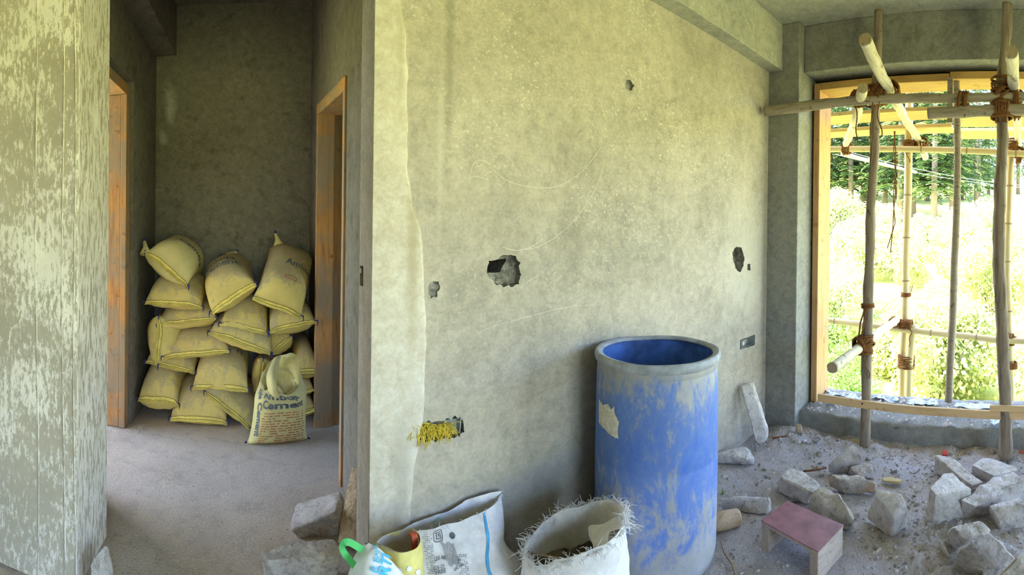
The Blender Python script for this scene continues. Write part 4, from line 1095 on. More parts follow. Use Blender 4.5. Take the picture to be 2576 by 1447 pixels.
def fray(L, v0, cnt, ln, r, parent, mat, u0=0.0, u1=1.0, seed=1, amp=0.0, name='frayed_threads'):
    random.seed(seed); b = MB()
    for k in range(cnt):
        p = L.pt(rnd(u0, u1), v0 - abs(random.gauss(0, 0.02)))
        d = V(rnd(-1, 1), rnd(-1, 1), rnd(-0.5, 0.9)).normalized(); e = V(rnd(-1, 1), rnd(-1, 1), rnd(-1.2, 0.6))
        l = ln * rnd(0.4, 1.3)
        b.tube([p, p + d * l * 0.4, p + d * l * 0.7 + e * l * 0.25, p + d * l * 0.8 + e * l * 0.6], [r, r, r * 0.8, r * 0.5], 4)
    o = b.build(name, mat, parent); o['kind'] = 'stuff'; return o
# printed white sack slumped against the wall
Yb = 1.672
fr = [on_y(a, c, y) for a, c, y in [(985,1341,1.655),(1035,1337,1.625),(1080,1331,1.60),(1130,1319,1.59),(1175,1304,1.585),(1220,1284,1.60),(1250,1262,1.63),(1267,1236,1.665)]]
bkr = [on_y(a, c, y) for a, c, y in [(985,1341,1.655),(1030,1322,1.668),(1080,1302,Yb),(1120,1290,Yb),(1160,1268,Yb),(1200,1250,Yb),(1235,1237,Yb),(1267,1236,1.665)]]
def lvl(z, xl, xr, yf, yb_, bulge, lean=0):
    F = [V(xl + (xr - xl) * t, yf - bulge * sin(pi * t) + lean * t, z) for t in [i / 7 for i in range(8)]]
    B_ = [V(xl + (xr - xl) * t, yb_ , z) for t in [i / 7 for i in range(8)]]
    F[0] = B_[0] = (F[0] + B_[0]) / 2; F[-1] = B_[-1] = (F[-1] + B_[-1]) / 2
    return sheet_ring(F, B_)
def blend(a, b_, t): return [p.lerp(q, t) for p, q in zip(a, b_)]
topr = sheet_ring(fr, bkr)
r_mid = lvl(0.24, 0.43, 0.915, 1.52, 1.672, 0.05)
r_low = lvl(0.16, 0.42, 0.965, 1.47, 1.675, 0.06)
Lw = Loft([lvl(0.0, 0.45, 0.93, 1.48, 1.62, 0.05), lvl(0.03, 0.42, 0.965, 1.43, 1.66, 0.06), lvl(0.09, 0.41, 0.985, 1.43, 1.675, 0.06), r_low, r_mid, blend(r_mid, topr, 0.5), topr])
psk = MB().grid(lambda u, v: wrinkle(Lw.pt(u, v), 0.010, 2), 90, 60, closed_u=True).build('printed_sack', M['print_sack'], loc=(0.68, 1.56, 0))
tag(psk, 'empty white woven sack with black print and a blue stripe, slumped against the wall', 'sack')
WF = 0.50; du = 0.5 / WF; dv = 1 / 0.46
def stripe(L, u, v0, v1, w_, mat, parent, amp, seed, name):
    b = MB(); b.grid(lambda a, t: wrinkle(L.out(u + (a - 0.5) * w_ + 0.004 * sin(t * 9), v0 + (v1 - v0) * t, 0.003), amp, seed), 3, 40); return b.build(name, mat, parent)
stripe(Lw, 0.352, 0.10, 0.985, 0.011, M['stripe'], psk, 0.010, 2, 'blue_stripe')
kw = dict(amp=0.010, seed=2)
# certification mark: a rounded frame around a stylised figure
def uv_at(L, px, py, ua, ub, va=0.3, vb=1.0):
    best = None
    for n in range(3):
        us = [ua + (ub - ua) * i / 24 for i in range(25)]; vs = [va + (vb - va) * i / 24 for i in range(25)]
        for u in us:
            for v in vs:
                q = pix(L.pt(u, v)); e = (q[0] - px) ** 2 + (q[1] - py) ** 2
                if best is None or e < best[0]: best = (e, u, v)
        hu, hv = (ub - ua) / 16, (vb - va) / 16
        ua, ub, va, vb = best[1] - hu, best[1] + hu, max(0, best[2] - hv), min(1, best[2] + hv)
    u, v = best[1], best[2]
    return u, v, 0.01 / max(1e-5, (L.pt(u + 0.01, v) - L.pt(u, v)).length), 0.02 / max(1e-5, (L.pt(u, v) - L.pt(u, v - 0.02)).length)
def print_px(L, s, size, px, py, ang, mat, parent, rng=(0.0, 0.5), **k):
    u, v, a, c = uv_at(L, px, py, *rng)
    return print_on(L, s, size, u, v, a, c, ang, mat, parent, **k)
def frame_mark(L, px, py, w_, h, mat, parent):
    u0, v0, du, dv = uv_at(L, px, py, 0, 0.5)
    b = MB()
    def seg(pts, wd):
        for i in range(len(pts) - 1):
            (x0, y0), (x1, y1) = pts[i], pts[i+1]; l = sqrt((x1-x0)**2 + (y1-y0)**2); nx, ny = -(y1-y0)/l*wd/2, (x1-x0)/l*wd/2
            q = [(x0+nx, y0+ny), (x0-nx, y0-ny), (x1-nx, y1-ny), (x1+nx, y1+ny)]
            b.add([wrinkle(L.out(u0 + x * du, v0 + y * dv, 0.0035), 0.010, 2) for x, y in q], [(0, 1, 2, 3)])
    W_, H_ = w_, h
    seg([(0.006,0),(W_-0.006,0),(W_,0.006),(W_,H_-0.006),(W_-0.006,H_),(0.006,H_),(0,H_-0.006),(0,0.006),(0.006,0)], 0.0028)
    seg([(W_*.18,H_*.78),(W_*.82,H_*.78)], 0.003); seg([(W_*.3,H_*.78),(W_*.3,H_*.25)], 0.003); seg([(W_*.22,H_*.22),(W_*.55,H_*.22)], 0.003)
    seg([(W_*.8,H_*.62),(W_*.52,H_*.62),(W_*.52,H_*.45),(W_*.8,H_*.45),(W_*.8,H_*.22),(W_*.58,H_*.22)], 0.003)
    return b.build('printed_mark', mat, parent)
frame_mark(Lw, 1090, 1368, 0.034, 0.042, M['ink'], psk)
print_px(Lw, 'e', 0.045, 1136, 1362, 0.5, M['ink'], psk, bold=0.03, **kw)
for tx, px, py, sz in (('25 kg', 1093, 1413, 0.016), ('5-5-21', 1088, 1437, 0.015), ('FREE', 1093, 1449, 0.018), ('LIC. No.', 1140, 1437, 0.013)):
    print_px(Lw, tx, sz, px, py, 0.12, M['ink'], psk, **kw)
wb = MB(); random.seed(4)
uA, vA, dA, cA = uv_at(Lw, 1098, 1372, 0, 0.5)
for k in range(15):                       # wavy guilloche of fine print
    pts = [wrinkle(Lw.out(uA + (0.012 + 0.002 * k + 0.050 * t) * dA, vA + (-0.0052 * k - 0.010 * t + 0.0045 * sin(t * 13 + k * 0.6)) * cA, 0.0035), 0.010, 2) for t in [i / 26 for i in range(27)]]
    wb.tube(pts, 0.0006, 4)
wb.build('printed_lines', M['ink'], psk)
sb = MB()
for k in range(22):
    for j in range(5):
        for px0, py0, st in ((1062, 1345, 4.6), (1150, 1395, 4.4)):
            if random.random() < 0.25: continue
            u_, v_ = px0 + j * 5 + k * 0.7, py0 + k * st
            if v_ > 1446: continue
            P_ = [(u_, v_), (u_ + rnd(1.5, 4), v_ + 0.4), (u_ + rnd(1.5, 4), v_ + 2.0), (u_, v_ + 1.7)]
            sb.v  # each tick is dropped on to the cloth along the sight line below
            sb.add([ray(*q) for q in P_], [(0, 1, 2, 3)])
bvp = BVHTree.FromPolygons([tuple(v.co + psk.location) for v in psk.data.vertices], [tuple(p.vertices) for p in psk.data.polygons])
nv = []
for d in sb.v:
    d = Vector(d).normalized(); h = bvp.ray_cast(EYEV, d); nv.append(tuple(h[0] - d * 0.003) if h[0] else tuple(EYEV + d * 1.62))
sb.v = nv
sb.build('small_print', M['ink'], psk, 'stuff')
tb = MB()
tri = [(1090,1303),(1108,1300),(1116,1310)]
P = [on_y(a, c, 1.664) for a, c in [(1089,1315),(1107,1303),(1114,1308)]]
tb.tube(P, 0.002, 4); tb.build('printed_corner', M['teal'], psk)
fray(Lw, 1.0, 90, 0.012, 0.0008, psk, M['print_sack'], 0.0, 0.5, 3)

# white frayed sack in front of the drum
mouth = [at_r(*d) for d in [(1318,1386,1.66),(1333,1355,1.72),(1362,1322,1.78),(1400,1294,1.82),(1450,1278,1.84),(1500,1266,1.85),(1540,1264,1.83),(1567,1276,1.77),(1573,1300,1.69),(1566,1336,1.61),(1530,1372,1.56),(1480,1396,1.53),(1430,1412,1.53),(1385,1422,1.55),(1345,1425,1.58),(1326,1410,1.61)]]
cm = sum(mouth, Vector()) / len(mouth)
def sring(f, z, k=1.0, e=0.0):
    out = []
    for i, p in enumerate(mouth):
        a = 2 * pi * i / len(mouth)
        q = Vector((cm.x + (p.x - cm.x) * f, cm.y + (p.y - cm.y) * f, z + (p.z - cm.z) * k + e * sin(3 * a)))
        out.append(q)
    return out
rings = [sring(0.8, 0.0, 0), sring(1.0, 0.04, 0.0), sring(1.09, 0.12, 0.1), sring(1.08, 0.21, 0.3), sring(1.03, 0.29, 0.75), mouth, sring(0.93, cm.z - 0.004, 1.0), sring(0.90, cm.z - 0.05, 0.9), sring(0.88, 0.18, 0.4), sring(0.84, 0.10, 0)]
Lf = Loft([r[::-1] for r in rings])
def off_drum(p):
    d = Vector((p.x - dc.x, p.y - dc.y)); l = d.length
    if l < DR + 0.016: d = d / l * (DR + 0.016); p = Vector((dc.x + d.x, dc.y + d.y, p.z))
    return p
fsk = MB().grid(lambda u, v: off_drum(wrinkle(Lf.pt(u, v), 0.012, 6)), 88, 70, closed_u=True).build('frayed_sack', M['white_sack'], loc=(cm.x, cm.y, 0))
tag(fsk, 'open white woven sack with a frayed mouth, in front of the blue drum', 'sack')
vm = 5 / 9
fray(Lf, vm + 0.01, 620, 0.036, 0.0011, fsk, M['white_sack'], 0.0, 1.0, 6)
fray(Lf, vm, 420, 0.038, 0.0011, fsk, M['white_sack'], 0.40, 0.75, 7)
b = MB()
b.grid(lambda u, v: V(cm.x - 0.01 + 0.165 * cos(2*pi*u) * v, cm.y + 0.115 * sin(2*pi*u) * v, 0.255 + 0.04 * noise.noise(V(cos(2*pi*u) * v * 3, sin(2*pi*u) * v * 3, 1))), 30, 8, closed_u=True)
b.build('contents', M['junk'], fsk)
q0, q1 = at_r(1340, 1388, 1.62), at_r(1476, 1402, 1.60)
o = MB().tube([q0 + V(0, 0.03, -0.02), q1 + V(0, 0.02, -0.03)], 0.005, 8).build('thin_stick', M['old'], loc=tuple(q0)); tag(o, 'thin brown stick lying across the mouth of the frayed sack', 'stick')
b = MB(); fp = [at_r(*d) for d in ((1560,1285,1.74),(1520,1306,1.77),(1484,1312,1.76),(1478,1330,1.72),(1490,1360,1.66),(1488,1392,1.60))]
fq = [at_r(*d) for d in ((1566,1320,1.66),(1545,1325,1.69),(1530,1330,1.70),(1528,1345,1.68),(1530,1370,1.63),(1520,1384,1.58))]
fp, fq = smoothpath(fp, 4), smoothpath(fq, 4)
b.grid(lambda u, v: wrinkle(fp[int(u * (len(fp) - 1))].lerp(fq[int(u * (len(fq) - 1))], v) - V(0, 0, 0.05 * sin(pi * v) * u + 0.015), 0.010, 9), 20, 8); b.build('folded_flap', M['white_sack'], fsk)

# yellow carry bag
ym = [at_r(*d) for d in [(944,1374,1.56),(960,1358,1.60),(985,1347,1.635),(1012,1340,1.65),(1036,1338,1.65),(1050,1348,1.62),(1058,1368,1.57),(1054,1388,1.53),(1035,1400,1.50),(1005,1403,1.49),(975,1394,1.51),(955,1384,1.53)]]
cy = sum(ym, Vector()) / len(ym)
def yring(f, z, k, dx=0, dy=0): return [Vector((cy.x + (p.x - cy.x) * f + dx, cy.y + (p.y - cy.y) * f + dy, z + (p.z - cy.z) * k)) for p in ym]
ro = [yring(1.15, 0.0, 0, 0.02, 0), yring(1.3, 0.05, 0, 0.02, 0), yring(1.28, 0.18, 0.2, 0.018, 0), yring(1.15, 0.28, 0.6, 0.01, 0), ym, yring(0.95, cy.z - 0.004, 1), yring(1.0, 0.26, 0.6), yring(1.05, 0.12, 0)]
Ly = Loft([r[::-1] for r in ro])
ybg = MB().grid(lambda u, v: wrinkle(Ly.pt(u, v), 0.008, 12), 60, 50, closed_u=True).build('carry_bag', M['yellow_bag'], loc=(cy.x, cy.y, 0))
tag(ybg, 'open yellow carry bag with flower print and a red strap', 'bag')
b = MB(); b.grid(lambda u, v: Ly.pt(u, 0.60 + 0.36 * v) + (Vector((cy.x, cy.y, 0)) - Vector((Ly.pt(u, 0.6 + 0.36*v).x, Ly.pt(u, 0.6 + 0.36*v).y, 0))) * 0.04, 48, 12, closed_u=True); b.build('lining', M['yellow_in'], ybg)
def strap(pts, wdir, w_, th, name, mat, parent):
    path = smoothpath(pts, 5); b = MB(); vs = []
    wd = Vector(wdir).normalized() * w_ / 2
    for i, p in enumerate(path):
        t = (path[min(i+1, len(path)-1)] - path[max(i-1, 0)]).normalized(); n = t.cross(wd).normalized() * th / 2
        vs += [p - wd - n, p + wd - n, p + wd + n, p - wd + n]
    k = len(path)
    b.add(vs, [(i*4+j, i*4+(j+1) % 4, i*4+4+(j+1) % 4, i*4+4+j) for i in range(k-1) for j in range(4)] + [(3,2,1,0), tuple(k*4-4+j for j in range(4))])
    o = b.build(name, mat, parent); bevel(o, 0.0008, 1); return o
strap([at_r(1033,1344,1.62), at_r(1038,1341,1.60), at_r(1043,1352,1.58), at_r(1043,1378,1.575), at_r(1040,1400,1.59)], (1, 0.3, 0), 0.024, 0.004, 'red_strap', M['orange'], ybg)
fb = MB(); random.seed(3)
for cx_, cy_ in ((1030,1432), (1052,1440), (1004,1437)):
    for k in range(7):
        a = 2 * pi * k / 7
        d = [(0,0),(0.5,0.28),(1,0),(0.5,-0.28)]
        fb.add([at_r(cx_ + 9 * (x * cos(a) - y * sin(a)), cy_ + 9 * (x * sin(a) + y * cos(a)), 1.44) for x, y in d], [(0,1,2,3)])
# the petals are dropped on to the cloth below
L_ = [Vector(v) for v in fb.v]
bv = BVHTree.FromPolygons([tuple(v.co + ybg.location) for v in ybg.data.vertices], [tuple(p.vertices) for p in ybg.data.polygons])
fb.v = []
for p in L_:
    d = (p - EYEV).normalized(); h = bv.ray_cast(EYEV, d)
    fb.v.append(tuple((h[0] - d * 0.004) if h[0] else p))
fb.build('printed_flowers', M['white_bag'], ybg)

# white carry bag with a green handle
ca = [(907,1383,1.46)]
def wring(l, r, y, rr, th):
    Lp, Rp = at_r(l, y[0], rr), at_r(r, y[1], rr)
    ax_ = (Rp - Lp); dd = Vector((-ax_.y, ax_.x, 0)).normalized()
    if dd.y > 0: dd = -dd
    F = [Lp.lerp(Rp, t) + dd * th * sin(pi * t) for t in [i / 7 for i in range(8)]]
    Bk = [Lp.lerp(Rp, t) - dd * th * 0.6 * sin(pi * t) for t in [i / 7 for i in range(8)]]
    return sheet_ring(F, Bk, 10)
Lb = Loft([wring(872,1075,(1640,1640),1.40,0.05), wring(868,1060,(1540,1520),1.40,0.075), wring(876,1030,(1462,1462),1.40,0.07), wring(885,985,(1425,1410),1.41,0.05), wring(893,950,(1401,1378),1.42,0.03), wring(904,936,(1384,1371),1.43,0.018), wring(914,926,(1370,1367),1.435,0.006)])
wbg = MB().grid(lambda u, v: wrinkle(Lb.pt(u, v), 0.006, 15), 60, 44, closed_u=True).build('carry_bag', M['white_bag'], loc=tuple(sum(Lb.r[0], Vector()) / len(Lb.r[0])))
tag(wbg, 'white carry bag with pale blue lettering and a green handle', 'bag')
kw = dict(amp=0.006, seed=15)
print_px(Lb, 'R BAJAN', 0.030, 946, 1446, 0.75, M['cyan'], wbg, (0.0, 0.5), off=0.006, **kw)
print_px(Lb, 'RTI', 0.055, 975, 1462, 0.62, M['cyan'], wbg, (0.0, 0.5), bold=0.03, off=0.006, **kw)
gp = smoothpath([at_r(916,1386,1.425), at_r(898,1375,1.42), at_r(880,1365,1.415), at_r(866,1366,1.41), at_r(861,1380,1.41), at_r(872,1400,1.405), at_r(892,1424,1.37)], 5)
nrm_ = V(-0.25, -0.80, 0.55).normalized(); gb = MB(); vs = []
for i, p in enumerate(gp):
    t = (gp[min(i+1, len(gp)-1)] - gp[max(i-1, 0)]).normalized(); wd = t.cross(nrm_).normalized() * 0.0095
    vs += [p - wd - nrm_ * .002, p + wd - nrm_ * .002, p + wd + nrm_ * .002, p - wd + nrm_ * .002]
k_ = len(gp)
gb.add(vs, [(i*4+j, i*4+(j+1) % 4, i*4+4+(j+1) % 4, i*4+4+j) for i in range(k_-1) for j in range(4)] + [(3,2,1,0), tuple(k_*4-4+j for j in range(4))])
gb.build('green_handle', M['green'], wbg)
# ------------------------------------------------------------------ stones, rubble, small things
def stone_mat(name, a, c, warm=0.0):
    m, t, b = _mat(name, 0.93, 0.15)
    c1 = coords(t)
    n0 = nz(t, c1, 4, 6, 0.65, 0.5); n1 = nz(t, c1, 22, 6, 0.7, 0.4); n2 = nz(t, c1, 90, 3, 0.6)
    col = ramp(t, n0, [(0.32, a), (0.66, c)])
    col = mix(t, math_(t, 'MULTIPLY', ramp(t, n1, [(0.36, 1.0), (0.50, 0.0)]), 0.6), col, [x * 0.55 for x in a])
    if warm: col = mix(t, math_(t, 'MULTIPLY', ramp(t, nz(t, c1, 6, 5, 0.6), [(0.5, 0.0), (0.64, 1.0)]), warm), col, (0.50, 0.30, 0.15))
    col = mix(t, 0.25, col, ramp(t, n2, [(0.3, 0.15), (0.7, 0.85)]), 'OVERLAY')
    setc(t, b, col)
    bump(t, b, math_(t, 'ADD', n1, math_(t, 'MULTIPLY', n2, 0.35)), 0.95, 0.014)
    return m
M['stone'] = stone_mat('pale_stone', (0.50, 0.445, 0.41), (0.80, 0.74, 0.72))
M['stone_b'] = stone_mat('brown_stone', (0.44, 0.37, 0.30), (0.66, 0.60, 0.54), 0.6)
M['stone_g'] = stone_mat('grey_stone', (0.41, 0.36, 0.33), (0.76, 0.70, 0.68))
M['sandy'] = stone_mat('sandy_stone', (0.52, 0.38, 0.24), (0.68, 0.53, 0.37), 0.3)
def z_(px, py, z): return on_z(px, py, z)
def stone(pts, mat, label, name='building_stone', cat='stone', group=None, seed=0, rough=1.0, drop=True):
    pts = [Vector(p) for p in pts]
    if drop:
        c = sum(pts, Vector()) / len(pts); rc = sqrt(c.x**2 + c.y**2)
        for p in list(pts):
            if p.z > 0.05 and sqrt(p.x**2 + p.y**2) > rc: pts.append(Vector((p.x + (c.x - p.x) * 0.06, p.y + (c.y - p.y) * 0.06, 0.0)))
    c = sum(pts, Vector()) / len(pts); base = Vector((c.x, c.y, min(p.z for p in pts)))
    bm = bmesh.new()
    for p in pts: bm.verts.new(p - base)
    r = bmesh.ops.convex_hull(bm, input=bm.verts[:])
    bmesh.ops.delete(bm, geom=[g for g in r['geom_interior'] if isinstance(g, bmesh.types.BMVert)] , context='VERTS')
    size = max((Vector(p) - c).length for p in pts)
    bmesh.ops.bevel(bm, geom=bm.edges[:], offset=size * 0.045, segments=1, affect='EDGES', clamp_overlap=True)
    bmesh.ops.triangulate(bm, faces=bm.faces[:])
    for _ in range(4):
        lg = [e for e in bm.edges if e.calc_length() > size * 0.13]
        if not lg or len(bm.verts) > 2600: break
        bmesh.ops.subdivide_edges(bm, edges=lg, cuts=1); bmesh.ops.triangulate(bm, faces=[f for f in bm.faces if len(f.verts) > 3])
    bm.normal_update()
    for v in bm.verts:
        q = v.co + base
        d = 0.55 * noise.noise(q * 9 + Vector((seed, 0, 0))) + 0.35 * noise.noise(q * 24) + 0.2 * noise.noise(q * 60)
        v.co += v.normal * d * size * 0.095 * rough
    me = bpy.data.meshes.new(name); bm.to_mesh(me); bm.free()
    for p in me.polygons: p.use_smooth = True
    me.set_sharp_from_angle(angle=radians(32))
    me.materials.append(M[mat])
    o = bpy.data.objects.new(name, me); COL.objects.link(o); o.location = base
    return tag(o, label, cat, group)
def Z(l): return [on_z(*q) for q in l]
stone(Z([(1800,1136,.08),(1868,1123,.08),(1882,1127,.08),(1897,1152,.045),(1880,1156,.055),(1895,1171,0),(1800,1168,0)]), 'stone', 'pale stone peeping out behind the drum, near the wall foot', seed=1)
sl_ = [(1863,970,3.18),(1892,961,3.20),(1931,1085,3.18),(1928,1105,3.18),(1913,1120,3.16),(1899,1113,3.15),(1866,990,3.16)]
stone([at_r(*q) for q in sl_] + [at_r(a + (5 if a > 1890 else 7), c - 4, r + 0.05) for a, c, r in sl_], 'stone', 'long narrow stone slab leaning against the wall by the corner', name='stone_slab', seed=2, rough=0.6, drop=False)
stone(Z([(1812,1252,.075),(1880,1243,.08),(1942,1247,.075),(1938,1256,.07),(1932,1298,0),(1866,1292,0),(1812,1284,0)]), 'stone', 'flat pale stone beside the drum, behind the low stool', seed=3)
stone(Z([(1957,1197,.10),(1989,1180,.10),(2017,1182,.10),(2070,1222,.10),(2042,1240,.09),(1960,1222,.0),(2027,1272,0),(2046,1262,0)]), 'stone', 'squared pale block between the drum stone and the brown pointed one', seed=4)
stone(Z([(2143,1119,.16),(2158,1125,.155),(2171,1157,.10),(2150,1172,.06),(2122,1190,0),(2083,1190,0),(2082,1172,.06),(2126,1134,.14)]), 'stone_g', 'slanting grey stone with a white face, rearmost of the middle heap', seed=5)
stone(Z([(2140,1175,.07),(2175,1164,.075),(2194,1167,.075),(2196,1185,.05),(2132,1192,0),(2197,1204,0),(2165,1203,.03)]), 'stone_g', 'small grey stone tucked behind the rust-faced one', seed=6)
stone(Z([(2090,1192,.11),(2132,1190,.11),(2180,1203,.10),(2206,1215,.06),(2110,1206,.11),(2120,1244,0),(2160,1241,0),(2202,1238,0),(2079,1224,0)]), 'stone_b', 'rust-faced broken stone in the middle heap', seed=7, rough=1.3)
stone(Z([(2042,1234,.13),(2072,1222,.14),(2108,1238,.14),(2121,1258,.13),(2150,1314,.08),(2036,1266,.08),(2033,1278,.02),(2132,1338,0),(2149,1332,0),(2080,1305,.04),(2036,1286,0)]), 'stone_b', 'brown wedge-shaped stone right behind the low stool', seed=8, rough=1.3)
stone(Z([(2216,1229,.18),(2268,1243,.18),(2204,1242,.165),(2271,1256,.16),(2286,1282,.12),(2248,1312,.10),(2243,1358,0),(2281,1326,0),(2183,1306,0),(2181,1284,.05)]), 'stone', 'upright stone with a notched top, standing alone in the middle of the rubble', seed=9)
stone(Z([(2352,1148,.11),(2390,1149,.11),(2414,1166,.105),(2472,1214,.09),(2443,1222,.09),(2348,1182,0),(2366,1199,0),(2445,1230,0.03),(2470,1224,.03)]), 'stone_g', 'long grey slab lying rearmost in the right heap', seed=10, rough=0.7)
stone(Z([(2445,1170,.09),(2472,1153,.09),(2500,1156,.09),(2554,1171,.08),(2563,1182,.07),(2500,1198,.08),(2447,1190,0),(2482,1213,0),(2540,1205,0)]), 'stone', 'broad pale stone at the back of the right heap near the thick post', seed=11)
stone(Z([(2340,1228,.20),(2375,1192,.20),(2395,1191,.20),(2353,1244,.19),(2444,1232,.15),(2441,1250,.11),(2346,1326,0),(2324,1308,0.0),(2405,1278,.03)]), 'stone', 'tilted slab standing on edge with a broad white face, left of the right heap', name='building_stone', seed=12, rough=0.6)
stone(Z([(2418,1258,.13),(2500,1201,.14),(2548,1187,.14),(2574,1208,.13),(2535,1234,.12),(2455,1275,.11),(2411,1296,.03),(2420,1310,0),(2455,1304,0),(2572,1247,0)]), 'stone_g', 'long thick grey stone across the middle of the right heap', seed=13)
stone(Z([(2488,1273,.12),(2512,1262,.12),(2560,1250,.12),(2592,1266,.12),(2515,1318,.06),(2516,1342,0),(2592,1326,0),(2488,1304,0)]), 'stone_g', 'square grey block at the right edge, in front of the long thick stone', seed=14)
stone(Z([(2391,1326,.20),(2436,1314,.20),(2470,1313,.20),(2496,1337,.17),(2430,1358,.17),(2374,1362,.02),(2398,1392,0)]), 'stone_g', 'rounded grey stone behind the big front one', seed=15)
stone(Z([(2493,1338,.25),(2442,1362,.23),(2426,1376,.18),(2560,1408,.08),(2403,1392,.13),(2402,1424,0),(2435,1450,0),(2548,1428,.0)]), 'stone_g', 'big grey boulder in front at the right, brown lichen on its face', seed=16)
stone(Z([(2470,1430,.06),(2540,1418,.07),(2560,1440,.06),(2565,1490,0),(2470,1490,0)]), 'stone_g', 'flat stone under the front of the big boulder, cut by the frame', seed=17)
stone(Z([(2580,1386,.24),(2560,1402,.24),(2515,1448,.18),(2612,1392,.22),(2510,1490,.05),(2640,1500,.05)]), 'stone_b', 'brownish stone in the very corner, in front of the big boulder', seed=18)
stone(Z([(2362,1360,.07),(2368,1360,.07),(2391,1404,.05),(2386,1412,0),(2366,1380,0),(2392,1410,0)]), 'stone_g', 'thin dark stone sliver on edge beside the big boulder', name='stone_sliver', seed=19, rough=0.4)
stone(Z([(742,1270,.11),(857,1233,.17),(845,1286,.17),(873,1288,.12),(733,1334,.06),(752,1354,.0),(868,1318,.05),(842,1343,.0),(735,1316,.08)]), 'stone', 'rough block at the corridor threshold, rearmost of the two', seed=20)
stone(Z([(656,1384,.13),(745,1362,.14),(841,1349,.14),(864,1392,.13),(672,1414,.12),(690,1470,0),(852,1460,0),(658,1408,.05)]), 'stone_g', 'long rough block at the corridor threshold, in front', seed=22, rough=1.2)
sd = [(884,1176,2.26),(899,1177,2.25),(868,1255,2.20),(858,1330,2.14),(850,1366,2.11),(899,1366,2.08),(898,1250,2.16)]
stone([at_r(*q) for q in sd] + [at_r(a + 3, c - 2, r + 0.05) for a, c, r in sd if a < 890], 'sandy', 'sandy orange slab leaning upright in the corridor entrance', name='stone_slab', seed=23, rough=0.6, drop=False)
stone(Z([(264,1371,.15),(272,1373,.14),(227,1424,.14),(236,1402,.15),(283,1426,.05),(292,1480,0),(228,1490,0)]), 'stone', 'white stone propped at the foot of the left pillar', seed=24, rough=0.6, drop=False)

# low stool: laminate board on two block legs
q = [on_z(*a) for a in ((1914,1309,.135),(1981,1259,.135),(2123,1320,.135),(2059,1388,.135))]
cs = sum(q, Vector()) / 4; cs.z = 0
st = empty('low_stool', (cs.x, cs.y, 0.0), 'low mason\'s stool with a maroon laminate top on two block legs', 'stool')
M['laminate'] = flat('maroon_laminate', (0.27, 0.115, 0.125), 0.45, 0.4, var=0.28, scale=16)
M['ply'] = wood('raw_block', (0.50, 0.40, 0.33), (0.36, 0.27, 0.21), axis=0, scale=1.4)
b = MB(); b.add([p - V(0,0,.004) for p in q] + [p for p in q], [(3,2,1,0),(4,5,6,7),(0,1,5,4),(1,2,6,5),(2,3,7,6),(3,0,4,7)]); o = b.build('laminate_top', M['laminate'], st); bevel(o, 0.0015)
b = MB(); i_ = [p.lerp(cs + V(0,0,.135), 0.015) for p in q]; b.add([p - V(0,0,.017) for p in i_] + [p - V(0,0,.0042) for p in i_], [(3,2,1,0),(4,5,6,7),(0,1,5,4),(1,2,6,5),(2,3,7,6),(3,0,4,7)]); b.build('seat_board', M['ply'], st)
def leg(a, c, inner):
    e = (inner - a).normalized() * 0.045; e2 = (inner - a).normalized() * 0.045
    P_ = [a, c, c + e2, a + e]
    P_ = [p.lerp(cs + V(0,0,.13), 0.02) for p in P_]
    b = MB(); b.add([Vector((p.x, p.y, -0.004)) for p in P_] + [Vector((p.x, p.y, 0.1175)) for p in P_], [(3,2,1,0),(4,5,6,7),(0,1,5,4),(1,2,6,5),(2,3,7,6),(3,0,4,7)])
    o = b.build('leg', M['ply'], st); bevel(o, 0.004)
leg(q[0], q[1], q[3]); leg(q[3], q[2], q[0])
# timber offcut beside the drum
a, c = on_z(1786,1316,.042), on_z(1860,1300,.042)
o = MB().tube([a, a.lerp(c, 0.5), a.lerp(c, 0.93), c], [0.041, 0.042, 0.041, 0.034], 16, 0, 0, wob=0.12).build('timber_offcut', wood('offcut', (0.50, 0.36, 0.24), (0.34, 0.22, 0.13), axis=0, scale=2), loc=tuple(a))
tag(o, 'short round timber offcut lying against the drum', 'offcut')
def stick(pts, r, mat, label, name='twig', cat='stick', n=6): 
    o = MB().tube(pts, r, n, wob=0.3).build(name, M[mat] if isinstance(mat, str) else mat, loc=tuple(pts[0])); return tag(o, label, cat)
M['rust'] = flat('rusty_iron', (0.20, 0.085, 0.045), 0.8, 0.3, var=0.4, scale=40); M['red'] = flat('red_plastic', (0.55, 0.06, 0.05), 0.4, 0.4)
M['dry'] = flat('dry_straw', (0.55, 0.44, 0.24)); M['twigc'] = flat('twig_bark', (0.34, 0.24, 0.16))
stick([on_z(1944,1103,.05), on_z(2010,1094,.055)], 0.008, 'rust', 'rusty bar on the debris before the corner pillar', 'rebar_piece', 'rebar')
stick([on_z(2020,1186,.02), on_z(2050,1183,.03), on_z(2078,1177,.02)], 0.007, 'rust', 'bent rusty bar behind the squared block', 'rebar_piece', 'rebar')
stick([on_z(1813,1362,.01), on_z(1822,1392,.015), on_z(1842,1420,.012), on_z(1852,1450,.01)], [0.003,0.004,0.005,0.006], 'twigc', 'thin dry twig in front of the drum foot')
stick([on_z(2345,1382,.01), on_z(2350,1398,.02), on_z(2353,1412,.01)], 0.0025, 'dry', 'single yellow straw near the dark sliver', 'straw', 'straw')
